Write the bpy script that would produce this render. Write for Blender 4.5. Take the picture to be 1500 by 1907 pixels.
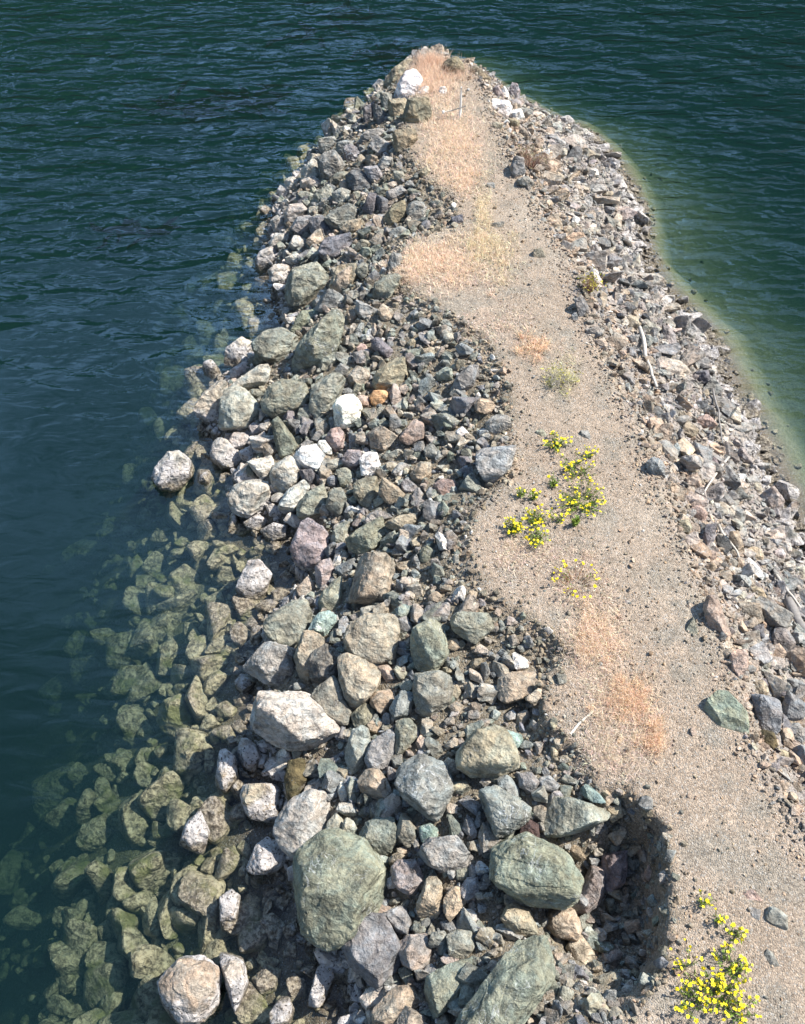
import bpy, math, random
import numpy as np
from mathutils import Vector

# ---------------------------------------------------------------- camera, world, sun, exposure
IW, IH = 1500.0, 1907.0
CAM_H = 13.8
PITCH = math.radians(50.0)
VFOV = math.radians(57.0)
FPX = (IH / 2) / math.tan(VFOV / 2)
SUN_EL = math.radians(50.0)
SUN_AZ = math.radians(14.0)      # direction to the sun, measured from +X towards +Y

sc = bpy.context.scene
for o in list(bpy.data.objects):
    bpy.data.objects.remove(o)
cam_data = bpy.data.cameras.new("camera")
cam = bpy.data.objects.new("camera", cam_data)
sc.collection.objects.link(cam)
cam.location = (0, 0, CAM_H)
cam.rotation_euler = (math.pi / 2 - PITCH, 0, 0)
cam_data.sensor_fit = 'VERTICAL'
cam_data.sensor_height = 24.0
cam_data.lens = 12.0 / math.tan(VFOV / 2)
cam_data.clip_end = 3000
sc.camera = cam

world = bpy.data.worlds.new("World")
sc.world = world
world.use_nodes = True
wn = world.node_tree
sky = wn.nodes.new("ShaderNodeTexSky")
sky.sky_type = 'NISHITA'
sky.sun_disc = False
sky.sun_elevation = SUN_EL
sky.sun_rotation = math.pi / 2 - SUN_AZ
sky.altitude = 0
sky.air_density = 1.0
sky.dust_density = 0.6
bgn = wn.nodes["Background"]
# patchy cloud glow, unseen, added to brighten the sky the water reflects
tc = wn.nodes.new("ShaderNodeTexCoord")
cn = wn.nodes.new("ShaderNodeTexNoise"); cn.inputs['Scale'].default_value = 2.6; cn.inputs['Detail'].default_value = 6; cn.inputs['Roughness'].default_value = .6
wn.links.new(tc.outputs['Generated'], cn.inputs['Vector'])
cr = wn.nodes.new("ShaderNodeMapRange"); cr.interpolation_type = 'SMOOTHSTEP'
cr.inputs[1].default_value = .30; cr.inputs[2].default_value = .60; cr.inputs[4].default_value = .9
wn.links.new(cn.outputs[0], cr.inputs[0])
cm = wn.nodes.new("ShaderNodeMix"); cm.data_type = 'RGBA'
# the added glow is kept to the far side, which the water mirrors
sx = wn.nodes.new("ShaderNodeSeparateXYZ"); wn.links.new(tc.outputs['Generated'], sx.inputs[0])
cy = wn.nodes.new("ShaderNodeMapRange"); cy.interpolation_type = 'SMOOTHSTEP'; cy.inputs[1].default_value = .35; cy.inputs[2].default_value = .90
wn.links.new(sx.outputs[1], cy.inputs[0])
cw = wn.nodes.new("ShaderNodeMath"); cw.operation = 'MULTIPLY'; wn.links.new(cr.outputs[0], cw.inputs[0]); wn.links.new(cy.outputs[0], cw.inputs[1])
wn.links.new(cw.outputs[0], cm.inputs[0]); wn.links.new(sky.outputs[0], cm.inputs[6]); cm.inputs[7].default_value = (10.5, 19.5, 34.0, 1)
wn.links.new(cm.outputs[2], bgn.inputs[0])
bgn.inputs[1].default_value = 0.092

sd = bpy.data.lights.new("sun", 'SUN')
sd.energy = 4.9
sd.angle = math.radians(0.53)
sd.color = (1.0, 0.95, 0.88)
sun = bpy.data.objects.new("sun", sd)
sc.collection.objects.link(sun)
sdir = Vector((math.cos(SUN_EL) * math.cos(SUN_AZ), math.cos(SUN_EL) * math.sin(SUN_AZ), math.sin(SUN_EL)))
sun.rotation_euler = sdir.to_track_quat('Z', 'Y').to_euler()
sun.location = (30, 10, 40)

sc.view_settings.view_transform = 'Standard'
sc.view_settings.look = 'None'
sc.view_settings.exposure = 1.08
sc.view_settings.gamma = 1.0
sc.view_settings.use_curve_mapping = False
sc.cycles.max_bounces = 6
sc.cycles.transparent_max_bounces = 12
sc.cycles.volume_bounces = 0
sc.cycles.caustics_reflective = False
sc.cycles.caustics_refractive = False

rng = np.random.default_rng(7)
R = random.Random(5)
COL = sc.collection

# ---------------------------------------------------------------- pixel <-> world
CP, SP = math.cos(PITCH), math.sin(PITCH)
FWD = np.array([0, CP, -SP]); RIGHT = np.array([1.0, 0, 0]); UP = np.array([0, SP, CP])
CAMP = np.array([0, 0, CAM_H])

def ray(px, py):
    px = np.asarray(px, float); py = np.asarray(py, float)
    d = FWD + RIGHT * ((px - IW / 2) / FPX)[..., None] + UP * ((IH / 2 - py) / FPX)[..., None]
    return d          # unnormalised: depth 1 along forward

def at_z(px, py, z):
    d = ray(px, py)
    t = (z - CAM_H) / d[..., 2]
    return CAMP + d * t[..., None]

def project(p):
    q = np.asarray(p, float) - CAMP
    dz = q @ FWD
    dz = np.where(dz < 0.1, 0.1, dz)
    return IW / 2 + FPX * (q @ RIGHT) / dz, IH / 2 - FPX * (q @ UP) / dz, dz

# ---------------------------------------------------------------- noise
def _h(ix, iy, iz, s):
    n = (ix * 374761393 + iy * 668265263 + iz * 2147483647 + s * 1274126177) & 0xFFFFFFFF
    n = ((n ^ (n >> 13)) * 1274126177) & 0xFFFFFFFF
    n = ((n ^ (n >> 16)) * 2246822519) & 0xFFFFFFFF
    return ((n ^ (n >> 15)) & 0xFFFFFF) / float(0xFFFFFF) * 2 - 1

def vnoise(p, s=0):
    p = np.asarray(p, float)
    i = np.floor(p).astype(np.int64); f = p - i
    f = f * f * (3 - 2 * f)
    x, y, z = i[..., 0], i[..., 1], i[..., 2]
    r = 0
    for dx in (0, 1):
        wx = f[..., 0] if dx else 1 - f[..., 0]
        for dy in (0, 1):
            wy = f[..., 1] if dy else 1 - f[..., 1]
            for dz in (0, 1):
                wz = f[..., 2] if dz else 1 - f[..., 2]
                r = r + wx * wy * wz * _h(x + dx, y + dy, z + dz, s)
    return r

def fbm(p, o=4, s=0, g=0.5):
    a, r, t = 1.0, 0, 0
    for k in range(o):
        r = r + a * vnoise(p * (2.03 ** k), s + k * 17); t += a; a *= g
    return r / t

def fbm2(x, y, f, o=4, s=0, g=0.5):
    return fbm(np.stack([x * f, y * f, np.zeros_like(x) + 0.37], -1), o, s, g)

# ---------------------------------------------------------------- contour lines of the breakwater, read off at known heights
CREST = 1.8
water_px = [(640,1990),(650,1850),(560,1720),(520,1600),(500,1460),(470,1380),(475,1260),(500,1150),(560,1090),(545,1000),
 (450,960),(440,860),(385,800),(375,750),(450,680),(530,610),(515,560),(500,500),(500,440),(520,370),(580,300),(620,250),
 (685,215),(700,180),(745,130),(800,122),(870,124),(945,180),(1010,222),(1095,250),(1150,320),(1190,385),(1195,460),(1205,520),
 (1265,570),(1320,640),(1345,700),(1390,780),(1430,880),(1470,960),(1505,1050),(1580,1150),(1720,1400),(1900,1750),(2050,2100)]
crest_px = [(1080,2150),(1130,1960),(1185,1885),(1240,1810),(1255,1650),(1232,1535),(1170,1462),(1110,1470),(1085,1400),(1020,1345),(1010,1290),
 (1072,1220),(1030,1180),(950,1130),(900,1090),(875,1020),(885,950),(945,900),(960,820),(945,720),(910,635),(860,592),
 (765,542),(745,500),(775,442),(855,415),(845,370),(790,330),(762,280),(755,230),(772,180),(772,130),(800,104),(870,112),(905,165),
 (925,220),(950,290),(985,350),(1020,420),(1060,480),(1080,560),(1110,640),(1150,720),(1190,800),(1230,900),(1270,1000),
 (1310,1100),(1350,1200),(1375,1290),(1400,1380),(1450,1470),(1510,1570),(1620,1750),(1750,2150)]
shelf_px = [(60,2000),(90,1800),(110,1640),(150,1500),(200,1350),(230,1150),(225,1030),(270,880),(330,750),(400,620),(405,520),
 (455,450),(505,340),(560,280),(610,235),(670,190),(730,120),(800,112),(880,112),(960,170),(1040,215),(1120,240),(1190,310),(1235,380),(1245,450),(1260,510),
 (1330,570),(1400,640),(1430,700),(1480,790),(1530,880),(1580,960),(1620,1050),(1720,1150),(1880,1400),(2060,1750),(2250,2100)]
def contour(px, z):
    a = np.array(px, float)
    return at_z(a[:, 0], a[:, 1], np.full(len(a), float(z)))[:, :2]
def close_back(c, xm):       # run on behind the camera
    a = np.array([[c[0][0] - 0.5, -4.5], [c[0][0] - 1, -9]])[::-1]
    b = np.array([[c[-1][0] + 0.8, -4.5], [c[-1][0] + 1.5, -9]])
    return np.vstack([a, c, b])
Wp = close_back(contour(water_px, 0), 0)
Cp = close_back(contour(crest_px, CREST), 0)
Sp = close_back(contour(shelf_px, -1.0), 0)

def sdist(P, poly):
    """signed distance, positive inside"""
    P = np.asarray(P, float)
    out = np.empty(len(P))
    A = poly; B = np.roll(poly, -1, 0); D = B - A
    L2 = (D ** 2).sum(1)
    for s in range(0, len(P), 40000):
        q = P[s:s + 40000]
        v = q[:, None, :] - A[None]
        t = np.clip((v * D).sum(2) / L2, 0, 1)
        d = np.sqrt(((v - t[..., None] * D) ** 2).sum(2)).min(1)
        y0, y1 = A[:, 1], B[:, 1]
        cond = (y0[None] > q[:, 1:2]) != (y1[None] > q[:, 1:2])
        xi = A[:, 0] + (q[:, 1:2] - y0) / np.where(y1 - y0 == 0, 1e-9, y1 - y0) * D[:, 0]
        ins = (cond & (q[:, 0:1] < xi)).sum(1) % 2 == 1
        out[s:s + 40000] = np.where(ins, d, -d)
    return out

def sstep(a, b, x):
    t = np.clip((x - a) / (b - a), 0, 1)
    return t * t * (3 - 2 * t)

pitc = at_z(np.array(1190.), np.array(1660.), np.array(CREST))[:2]
pit2 = at_z(np.array(1010.), np.array(1290.), np.array(CREST))[:2]
spine = np.array([at_z(np.array(float(x)), np.array(float(y)), np.array(1.8))[:2] for x, y in
    [(1450,1800),(1350,1500),(1200,1150),(1090,850),(1000,620),(900,400),(840,200),(830,110)]])
def spine_x(y):
    o = np.argsort(spine[:, 1])
    return np.interp(y, spine[o, 1], spine[o, 0])

ZB = (-13.0, 14.0, -4.0, 34.0, 0.06)
zx = np.arange(ZB[0], ZB[1] + 1e-6, ZB[4]); zy = np.arange(ZB[2], ZB[3] + 1e-6, ZB[4])
_zX, _zY = np.meshgrid(zx, zy); _zp = np.stack([_zX.ravel(), _zY.ravel()], 1)
ZG = [sdist(_zp, q).reshape(_zX.shape) for q in (Wp, Cp, Sp)]
def zones(P):
    P = np.asarray(P, float)
    ins = (P[:, 0] > ZB[0]) & (P[:, 0] < ZB[1] - .1) & (P[:, 1] > ZB[2]) & (P[:, 1] < ZB[3] - .1)
    fx = np.clip((P[:, 0] - ZB[0]) / ZB[4], 0, len(zx) - 1.001); fy = np.clip((P[:, 1] - ZB[2]) / ZB[4], 0, len(zy) - 1.001)
    i = fx.astype(int); j = fy.astype(int); u = fx - i; v = fy - j
    res = []
    for g, poly in zip(ZG, (Wp, Cp, Sp)):
        r = (g[j, i] * (1 - u) + g[j, i + 1] * u) * (1 - v) + (g[j + 1, i] * (1 - u) + g[j + 1, i + 1] * u) * v
        if not ins.all(): r[~ins] = sdist(P[~ins], poly)
        res.append(r)
    w, c, s = res
    left = P[:, 0] < spine_x(P[:, 1])
    return w, c, s, left

def height(P, detail=True):
    P = np.asarray(P, float)
    w, c, s, left = zones(P)
    x, y = P[:, 0], P[:, 1]
    wob = 0.16 * fbm2(x, y, 1.1, 3, 3) + 0.13 * fbm2(x, y, 4.5, 3, 4) + 0.16 * np.exp(-(np.hypot(x - pitc[0], y - pitc[1]) / 1.5) ** 4) * fbm2(x, y, 2.6, 3, 24)
    cd = -(c + wob)                       # distance outside the crest
    dp = np.hypot(x - pitc[0], (y - pitc[1]))
    d2 = np.hypot(x - pit2[0], (y - pit2[1]))
    scarp = np.where(left, 0.03 + 0.95 * np.exp(-(dp / 1.15) ** 4) + 0.30 * np.exp(-(d2 / 0.8) ** 2), 0.03)
    ww = np.maximum(w, 0); cc = np.maximum(cd, 0)
    t = ww / (ww + cc + 1e-6)
    t = np.where(left, t ** 0.72, t ** 0.9)
    dry = (CREST - scarp * sstep(0.0, 0.22, cc)) * t
    dry = np.where((cd <= 0) & (w > 0), CREST, dry)
    # under water
    wo = np.maximum(-w, 0); si = np.maximum(s, 0)
    tt = wo / (wo + si + 1e-6)
    wet = np.where(s > 0, np.where(left, -1.45, -1.0) * tt ** np.where(left, 1.05, 1.5), np.where(left, -1.45, -1.0) - np.where(left, .85, .34) * np.maximum(-s, 0))
    wet = np.maximum(wet, np.where(left, -9, -4.2) + 0.3 * fbm2(x, y, 0.1, 2, 9))
    h = np.where(w > 0, dry, wet)
    h = h + np.where(cd < 0, 0.05 * fbm2(x, y, 0.5, 2, 31), 0)
    if detail:
        rough = sstep(-0.1, 0.5, cd)
        h = h + rough * 0.10 * fbm2(x, y, 2.2, 4, 5) + (1 - rough) * 0.010 * fbm2(x, y, 7.0, 3, 8)
        h = h + 0.20 * np.exp(-(dp / 1.5) ** 4) * rough * fbm2(x, y, 5.5, 3, 18)
        h = h + 0.022 * fbm2(x, y, 14.0, 2, 12) * (0.25 + 0.75 * rough)
    return h

# fast height lookup
GX0, GX1, GY0, GY1, GS = -13.0, 14.0, -4.0, 34.0, 0.05
gx = np.arange(GX0, GX1 + 1e-6, GS); gy = np.arange(GY0, GY1 + 1e-6, GS)
_X, _Y = np.meshgrid(gx, gy)
HG = height(np.stack([_X.ravel(), _Y.ravel()], 1)).reshape(_X.shape)
def hz(x, y):
    fx = np.clip((np.asarray(x, float) - GX0) / GS, 0, len(gx) - 1.001); fy = np.clip((np.asarray(y, float) - GY0) / GS, 0, len(gy) - 1.001)
    i = fx.astype(int); j = fy.astype(int); a = fx - i; b = fy - j
    return (HG[j, i] * (1 - a) + HG[j, i + 1] * a) * (1 - b) + (HG[j + 1, i] * (1 - a) + HG[j + 1, i + 1] * a) * b
def hit(px, py, floor=None):
    """first point of the ground along the pixel's ray"""
    d = ray(np.float64(px), np.float64(py))
    ts = np.arange(8.0, 45.0, 0.03)
    p = CAMP + d * ts[:, None]
    g = hz(p[:, 0], p[:, 1])
    if floor is not None: g = np.maximum(g, floor)
    k = np.argmax(p[:, 2] <= g)
    return p[k]
# ---------------------------------------------------------------- boulder outlines (reference tile, then tone, outline, label, landmark key)
ROCKS = """
#450 60 2.143
q 655,180 700,165 712,200 690,262 640,275 612,272 625,225|large white boulder by the dry grass tuft near the tip, biggest of three white ones|tip_white
q 722,225 752,216 748,238 700,262 705,245|middle one of three white rocks in a row across the tip
q 790,225 815,222 818,245 795,252|smallest and rightmost of three white rocks in a row across the tip
e 600,160 660,120 690,130 670,180 620,225 600,255 565,240 575,195
n 555,250 605,255 620,285 600,360 570,320 560,285
t 585,280 660,275 665,310 640,360 610,375 590,330|rounded tan boulder below the big white boulder at the tip|tip_tan
e 665,280 740,275 755,330 720,385 660,385 640,365 668,320
d 530,290 560,290 595,365 590,390 530,392|dark slab standing on end left of the rounded tan boulder at the tip|dark_slab
d 490,290 530,282 532,340 520,385 495,390 488,330
n 440,400 560,392 590,408 575,420 480,450 445,430
n 510,425 545,420 605,460 615,490 560,495 520,465
n 300,425 370,425 385,445 345,495 320,490
v 410,465 430,450 478,480 470,520 440,535 412,520|grey boulder veined with white quartz on the far left bank|veined_grey
n 310,510 380,475 415,540 405,570 350,605 320,580
w 240,555 300,505 315,560 330,610 280,580 240,590
w 240,595 290,580 325,610 325,635 270,635 240,620
w 175,595 205,580 235,600 232,640 200,645 175,620|pale rock standing in the water at the far left corner of the bank|far_corner
w 135,645 160,615 215,648 205,662 150,662
b 380,440 440,440 450,470 410,520 385,480
d 420,580 470,545 500,600 540,620 500,640 430,630
v 490,545 540,540 560,570 545,620 510,605
n 565,500 605,500 600,540 555,555 545,530
g 605,550 645,560 660,595 640,610 615,600
b 570,645 640,615 665,640 610,680 575,670
b 365,640 395,625 435,640 420,690 370,700
b 325,735 430,690 465,720 440,770 385,800 340,765|broad slate blue boulder with a flat top on the far left bank|slate
d 275,745 325,740 385,800 330,825 280,800
n 200,780 230,740 280,735 285,800 240,815
w 170,730 200,690 285,690 270,720 200,770 175,760
w 120,755 150,735 185,790 170,802 130,800
t 395,790 420,760 480,750 510,775 450,808 410,808|oval tan boulder perched just above the dark flat slab|oval_tan
d 300,890 340,830 460,810 450,850 420,890 370,912 310,895|dark purple grey flat slab casting a shadow on the left bank|purple_slab
g 450,860 480,830 525,845 500,870 460,880
w 110,840 140,805 195,815 190,850 120,862
w 190,850 215,815 270,830 250,875 205,875
w 50,925 80,880 130,862 160,890 150,920 90,960 60,950
w 170,900 220,885 255,905 230,930 180,925
w 110,950 140,930 200,935 205,970 165,1000 120,1000
g 170,1030 210,950 310,930 350,970 310,1040 240,1071 180,1060|wide green grey boulder with white veins at the left waterline, far half|far_green
t 350,1010 390,940 455,935 465,975 430,1040 370,1060
g 460,940 500,920 510,985 485,1000 460,970
b 585,930 600,885 635,890 645,950 630,965 580,960|pale blue grey block standing at the edge of the upper path|edge_block
g 530,1020 560,980 620,970 640,990 590,1060 540,1055
e 560,760 600,700 650,680 650,740 600,790 570,790
n 655,700 690,680 735,690 740,740 700,755 670,750
b 590,800 640,775 660,790 620,835 590,825
d 510,650 540,655 535,740 500,745 480,720
d 540,660 575,645 590,700 580,735 545,735
d 840,740 880,730 885,765 845,770
e 610,400 690,395 700,430 660,480 610,480
t 710,560 745,530 760,545 740,585 715,585
q 1020,205 1050,198 1075,290 1072,305 1045,280|tall narrow white slab leaning by the water right of the tip|white_slab
q 1000,280 1060,285 1078,310 1050,345 1020,330|round white boulder at the foot of the tall white slab|
q 1070,320 1110,315 1125,345 1105,362 1065,345|lowest of the white boulders right of the tip, at the waterline
m 990,235 1020,215 1045,250 1045,275 1000,275
n 1055,205 1090,200 1110,240 1100,310 1080,300
w 1270,350 1300,338 1330,360 1325,390 1290,395 1270,380
w 1335,400 1370,388 1395,405 1380,425 1340,430|pale rock by mossy stones at the far right corner of the bank|right_corner
n 1220,415 1245,405 1295,440 1280,470 1250,455
n 1265,470 1300,450 1318,480 1295,490
n 1070,500 1120,510 1130,560 1095,605 1075,580|broad light grey slab below the bare reddish shrub|shrub_slab
n 1094,600 1135,575 1170,605 1150,625 1110,615
n 980,605 1005,600 1012,620 995,640 982,630|small pale grey block lying alone on the upper path|path_block
g 1000,765 1050,755 1055,780 1020,795
t 1165,870 1195,862 1215,900 1190,925 1165,915|tan block lying alone in the gravel right of the upper dry grass|path_tan
e 1065,350 1110,355 1110,380 1080,400 1060,380
t 1000,360 1040,365 1045,385 1010,390
e 790,140 850,100 905,150 890,175 800,170|rough brown boulder at the very tip behind the dry grass|tip_brown
e 910,150 940,140 995,185 975,215 920,180
t 1435,650 1475,635 1490,665 1465,685 1435,675
w 1125,365 1170,360 1175,375 1130,380
w 1205,355 1240,352 1245,372 1215,378
#250 500 2.5
G 885,225 940,210 978,245 975,300 930,420 870,485 775,535 735,500 735,430 765,360 860,270|huge tilted tan green boulder spotted with white lichen on the left bank|lichen
g 555,345 620,300 700,290 765,340 740,420 700,465 620,450 570,400|broad flat green grey boulder by the water, left of the huge lichen boulder
w 415,420 440,370 510,335 550,360 545,410 500,430 460,465 425,455
w 430,560 480,515 590,465 690,465 700,490 600,560 520,560 470,560|long white boulder lying behind the white wedge with a dark patch|long_white
w 270,655 330,590 420,545 450,565 405,640 375,735 330,725 285,700|smooth white boulder jutting farthest into the water on the left|jutting
W 410,640 430,570 500,548 550,600 560,660 590,690 540,740 480,768 400,765 388,720|white wedge boulder with a dark grey patch on top|patch
g 525,550 600,575 610,600 580,615 530,590
g 600,620 640,560 700,530 800,560 810,620 780,670 690,690 630,700 605,660|wide dull green boulder right of the white wedge boulder|wide_green
g 815,590 870,530 940,500 985,530 960,600 900,680 850,725 820,660|tall green grey boulder beside the white angular boulder
t 1115,540 1130,490 1190,465 1220,415 1255,420 1268,500 1240,560 1200,580 1140,575|tan boulder with a peaked top behind the orange boulder|peaked
t 1000,500 1040,460 1090,480 1100,540 1050,555 1005,530
o 1097,600 1120,568 1170,575 1190,600 1180,640 1140,652 1105,635|small orange boulder, the only orange one|orange
q 935,640 960,605 1020,598 1050,630 1070,680 1040,720 985,752 940,740|white angular boulder left of the orange boulder|white_angular
p 1028,610 1060,592 1095,605 1098,640 1075,670 1050,640
q 750,865 790,835 850,830 885,880 880,920 840,948 785,930 760,900|smooth cream white cobble left of the pinkish brown boulder|cobble
q 845,800 875,780 900,820 945,870 930,888 870,855|white crescent shaped rock tucked under the pinkish brown boulder
p 888,800 920,755 960,750 985,790 975,845 930,860 900,840|pinkish brown boulder resting against a white crescent shaped rock|pink_brown
q 1055,890 1085,860 1130,865 1145,930 1120,965 1060,960|squarish pale block with cracked white faces in the middle rubble|pale_cube
n 965,890 1000,850 1055,855 1060,900 1020,950 975,935
g 658,720 690,700 720,780 760,830 745,870 690,890 662,870|upright green grey slab standing above the white barnacled rocks|upright_green
w 440,800 470,765 540,780 535,820 480,845 445,830
w 365,830 420,785 480,850 500,900 470,945 400,930 370,890
w 490,850 560,830 570,870 520,905 495,890
w 525,880 640,880 655,920 620,990 580,970
w 640,950 665,905 730,882 775,915 770,990 720,1035 670,1035 642,1000|round speckled boulder, right one of a pale pair by the water|round_speckled
w 442,1060 480,1010 560,990 625,1020 635,1080 590,1130 520,1160 460,1130|round white barnacled boulder at the waterline facing the rock islet|round_white
w 90,960 110,920 180,865 230,870 270,930 275,970 190,1035 120,1020|white topped boulder standing alone in the water like an islet|islet
w 640,1055 690,1040 700,1070 670,1090 640,1080
w 675,1100 720,1040 800,1000 820,1040 770,1100 730,1170 690,1170
g 755,1090 830,1040 890,1020 900,1100 870,1160 800,1170 760,1150
g 895,1110 920,1040 970,1030 1000,1090 970,1150 920,1180
t 1030,1000 1060,970 1130,980 1135,1060 1090,1130 1050,1110 1025,1060
t 1140,1060 1160,980 1210,1010 1270,1060 1210,1110 1170,1110
p 1390,1020 1430,985 1490,990 1500,1040 1470,1080 1410,1060|rounded pinkish tan boulder left of the big blue grey wedge|pink_tan
t 1290,960 1320,905 1390,900 1385,960 1340,1010 1300,990
d 1105,340 1140,325 1200,380 1215,420 1180,430 1120,380
b 1020,150 1060,160 1135,200 1110,270 1060,240 1030,200
t 1135,200 1160,170 1210,205 1200,240 1160,250
g 1115,130 1130,70 1200,40 1245,60 1215,110 1180,150 1140,160|blocky green grey boulder at the left rim of the upper path|rim_green
t 905,120 950,30 1010,0 1040,40 1000,100 940,150
g 700,130 750,60 820,30 900,50 890,100 800,170 750,210 710,170
w 625,60 650,0 710,0 740,40 700,70 640,80
p 1240,790 1300,710 1355,730 1350,800 1270,830
b 1350,840 1390,810 1425,860 1400,890 1360,880
g 1130,720 1170,695 1200,730 1170,760 1135,750
g 715,280 790,200 850,180 870,230 800,290 740,300
t 990,200 1030,190 1035,240 1000,270
n 935,470 965,445 1000,465 1000,500 960,505
p 1025,380 1060,350 1090,365 1070,395
n 1205,945 1240,905 1290,920 1250,960 1215,970
b 1240,1000 1280,980 1320,1020 1310,1055 1260,1050
t 1340,380 1400,365 1420,395 1390,420 1340,410
w 515,1180 560,1160 620,1180 600,1220 540,1225
w 595,1200 650,1185 720,1210 720,1250 610,1250
d 775,940 830,940 850,980 810,1020 775,1000
w 620,1110 650,1095 680,1120 670,1165 630,1150
n 530,740 560,720 600,740 580,780 545,775
w 450,470 520,440 560,480 500,500 455,520
t 1290,330 1270,350 1285,375 1310,365 1315,335
g 870,395 930,420 950,400 960,430 935,445 880,490 860,480
g 845,700 880,690 905,740 900,800 850,790
b 905,700 925,690 945,740 920,760 905,740
t 1080,770 1150,740 1230,790 1210,830 1150,850 1090,830
n 1190,860 1230,840 1260,850 1230,880 1200,885
n 820,800 850,760 880,750 890,780 850,820
g 945,940 990,930 1020,960 1010,1020 960,1010
b 900,980 930,960 950,985 940,1020 905,1015
#800 450 2.143
b 65,590 150,505 185,500 215,550 165,590 90,620|blue grey wedge boulder lying in a hollow below the path bend|hollow_wedge
t 180,655 200,630 275,640 275,665 230,690 185,680
n 230,730 260,690 310,700 330,735 290,770 240,780
q 105,760 130,740 155,765 140,795 108,795
b 185,860 210,840 330,815 315,900 260,970 200,980|big blue grey wedge with bright faces, left of the yellow flowers|big_wedge
n 280,790 310,770 320,800 290,810
g 425,760 445,745 470,760 460,785 430,785|small green rock beside the uppermost yellow flowers|green_path
b 590,760 635,750 645,790 605,808|pale blue flat rock half sunk in the path right of the flowers|blue_path
n 575,240 600,220 640,270 640,300 610,315
n 565,300 580,280 605,330 580,335
n 620,350 690,340 700,355 660,400 630,385
t 660,400 690,385 710,410 690,440 655,430
t 775,325 790,300 830,300 842,325 810,360 785,355|cream block at the head of the long driftwood branch|cream_block
n 780,385 830,370 830,400 800,430
n 845,310 920,340 900,370 835,365
n 850,375 895,378 880,425 840,425
n 920,345 950,345 1000,390 985,430 940,425 925,380|large grey block on the right bank, beside two smaller blocks|right_grey
d 1035,540 1095,515 1140,580 1125,600 1040,560|dark pointed wedge boulder at the right waterline|right_wedge
w 1065,345 1080,340 1125,395 1110,415 1080,390|long pale slab dipping into the water on the right bank|right_slab
w 1060,430 1085,425 1095,450 1070,455
w 1265,725 1300,702 1325,740 1310,775 1280,765|pale lone rock standing in the shallows at the right|right_lone
w 1320,1000 1355,980 1410,1020 1400,1080 1360,1095 1325,1040|big pale boulder at the right waterline, nearest the lone shallows rock|right_pale
n 1085,1010 1140,960 1175,960 1160,1030 1120,1070 1090,1045|pale grey slab touched by a thin bleached stick|stick_slab
b 960,830 980,800 1005,835 990,862 960,855
n 1140,1080 1150,1048 1175,1080 1165,1115 1145,1110
t 1005,760 1020,720 1070,745 1060,780 1020,790
p 1060,720 1100,690 1145,720 1120,745 1075,750
b 865,890 890,860 925,880 945,930 910,955 870,920|pale blue rock at the right edge of the path level with the flowers|blue_edge
p 1010,945 1050,920 1090,960 1070,1010 1020,990
n 1220,840 1240,830 1310,880 1290,895 1230,870
b 1180,1060 1250,1070 1260,1120 1200,1140
t 1270,970 1310,965 1340,1000 1310,1020
w 805,80 830,45 848,60 830,150 800,155|tall pale slab standing at the right waterline in the upper half|tall_pale
n 735,90 770,70 800,120 770,140 740,110
d 785,200 800,190 830,230 800,245
n 672,195 700,180 715,210 690,215
n 955,250 990,250 1015,275 980,280
t 975,680 1020,680 1035,710 990,715
n 1085,880 1130,860 1160,890 1120,920
p 1035,1070 1070,1050 1110,1080 1100,1120 1050,1110
t 990,1090 1030,1100 1040,1140 1000,1150
w 1365,1130 1395,1120 1405,1145 1375,1155
n 630,30 660,15 700,60 690,85 650,60
n 735,10 770,20 760,50 730,45
n 820,250 850,245 870,270 840,280
#400 950 2.5
m 360,150 400,80 470,40 515,60 530,130 500,210 520,230 475,320 420,280 375,240|large mauve grey boulder rising from the water with a notched top|mauve
m 475,270 540,220 560,290 540,370 475,405 480,330|mauve boulder leaning on the larger notched mauve boulder
w 100,350 150,290 180,240 215,235 265,320 240,370 200,430 140,410 135,380|white barnacled boulder alone in shallow water left of the mauve boulder|white_lone
T 625,420 650,300 690,215 770,205 850,250 840,340 790,430 740,430 640,452|large squared tan boulder with a shaded left face mid bank|squared_tan
g 470,470 490,400 560,340 600,320 590,400 570,480 500,490
v 555,270 600,250 665,225 640,300 600,330
b 680,455 760,445 760,490 690,490
g 230,520 270,500 360,430 440,450 460,540 430,620 380,645 310,640 280,600 240,560|rounded green grey boulder overhanging the shallows left of the turquoise rock|overhang
c 440,545 470,490 530,478 565,500 560,560 500,585 455,570|turquoise veined rock between two bigger grey boulders|turquoise
T 595,600 640,540 720,495 830,510 850,560 835,640 830,700 760,718 690,690 600,660|broad tan boulder with a flat top right of the turquoise rock|broad_tan
t 585,690 640,675 720,700 770,750 750,850 700,900 640,930 600,880 590,800|pentagonal tan boulder directly below the broad flat topped tan one|penta
g 445,700 480,660 530,640 590,690 575,760 530,800 470,830 445,780
t 380,680 430,580 470,580 520,620 450,670 440,730 460,830 430,850 390,780
W 130,720 200,690 260,620 310,640 380,690 370,850 290,830 200,780|boulder half white with barnacles and half green at the waterline|half_white
k 100,790 135,765 190,790 190,820 130,850 105,830
W 160,900 230,830 330,840 440,870 520,960 575,1050 560,1150 500,1175 400,1130 280,1080 180,970|huge long boulder, green on top with a white barnacled lower side|huge_long
g 445,880 490,830 570,790 600,860 640,930 600,1030 540,990 480,940
w 120,1110 150,1065 200,1075 215,1160 205,1225 160,1220 125,1180|small upright white boulder on dark weed below the huge long boulder|small_white
G 915,610 930,560 1000,525 1065,545 1090,640 1070,710 1020,755 950,740 925,680|rounded bright green boulder standing clear in earthy rubble|bright_green
g 1090,520 1140,490 1260,480 1290,540 1250,570 1210,630 1160,600 1110,560|green boulder with a pale right end under the path rim|rim_pale
t 760,730 810,725 855,790 800,800
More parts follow.
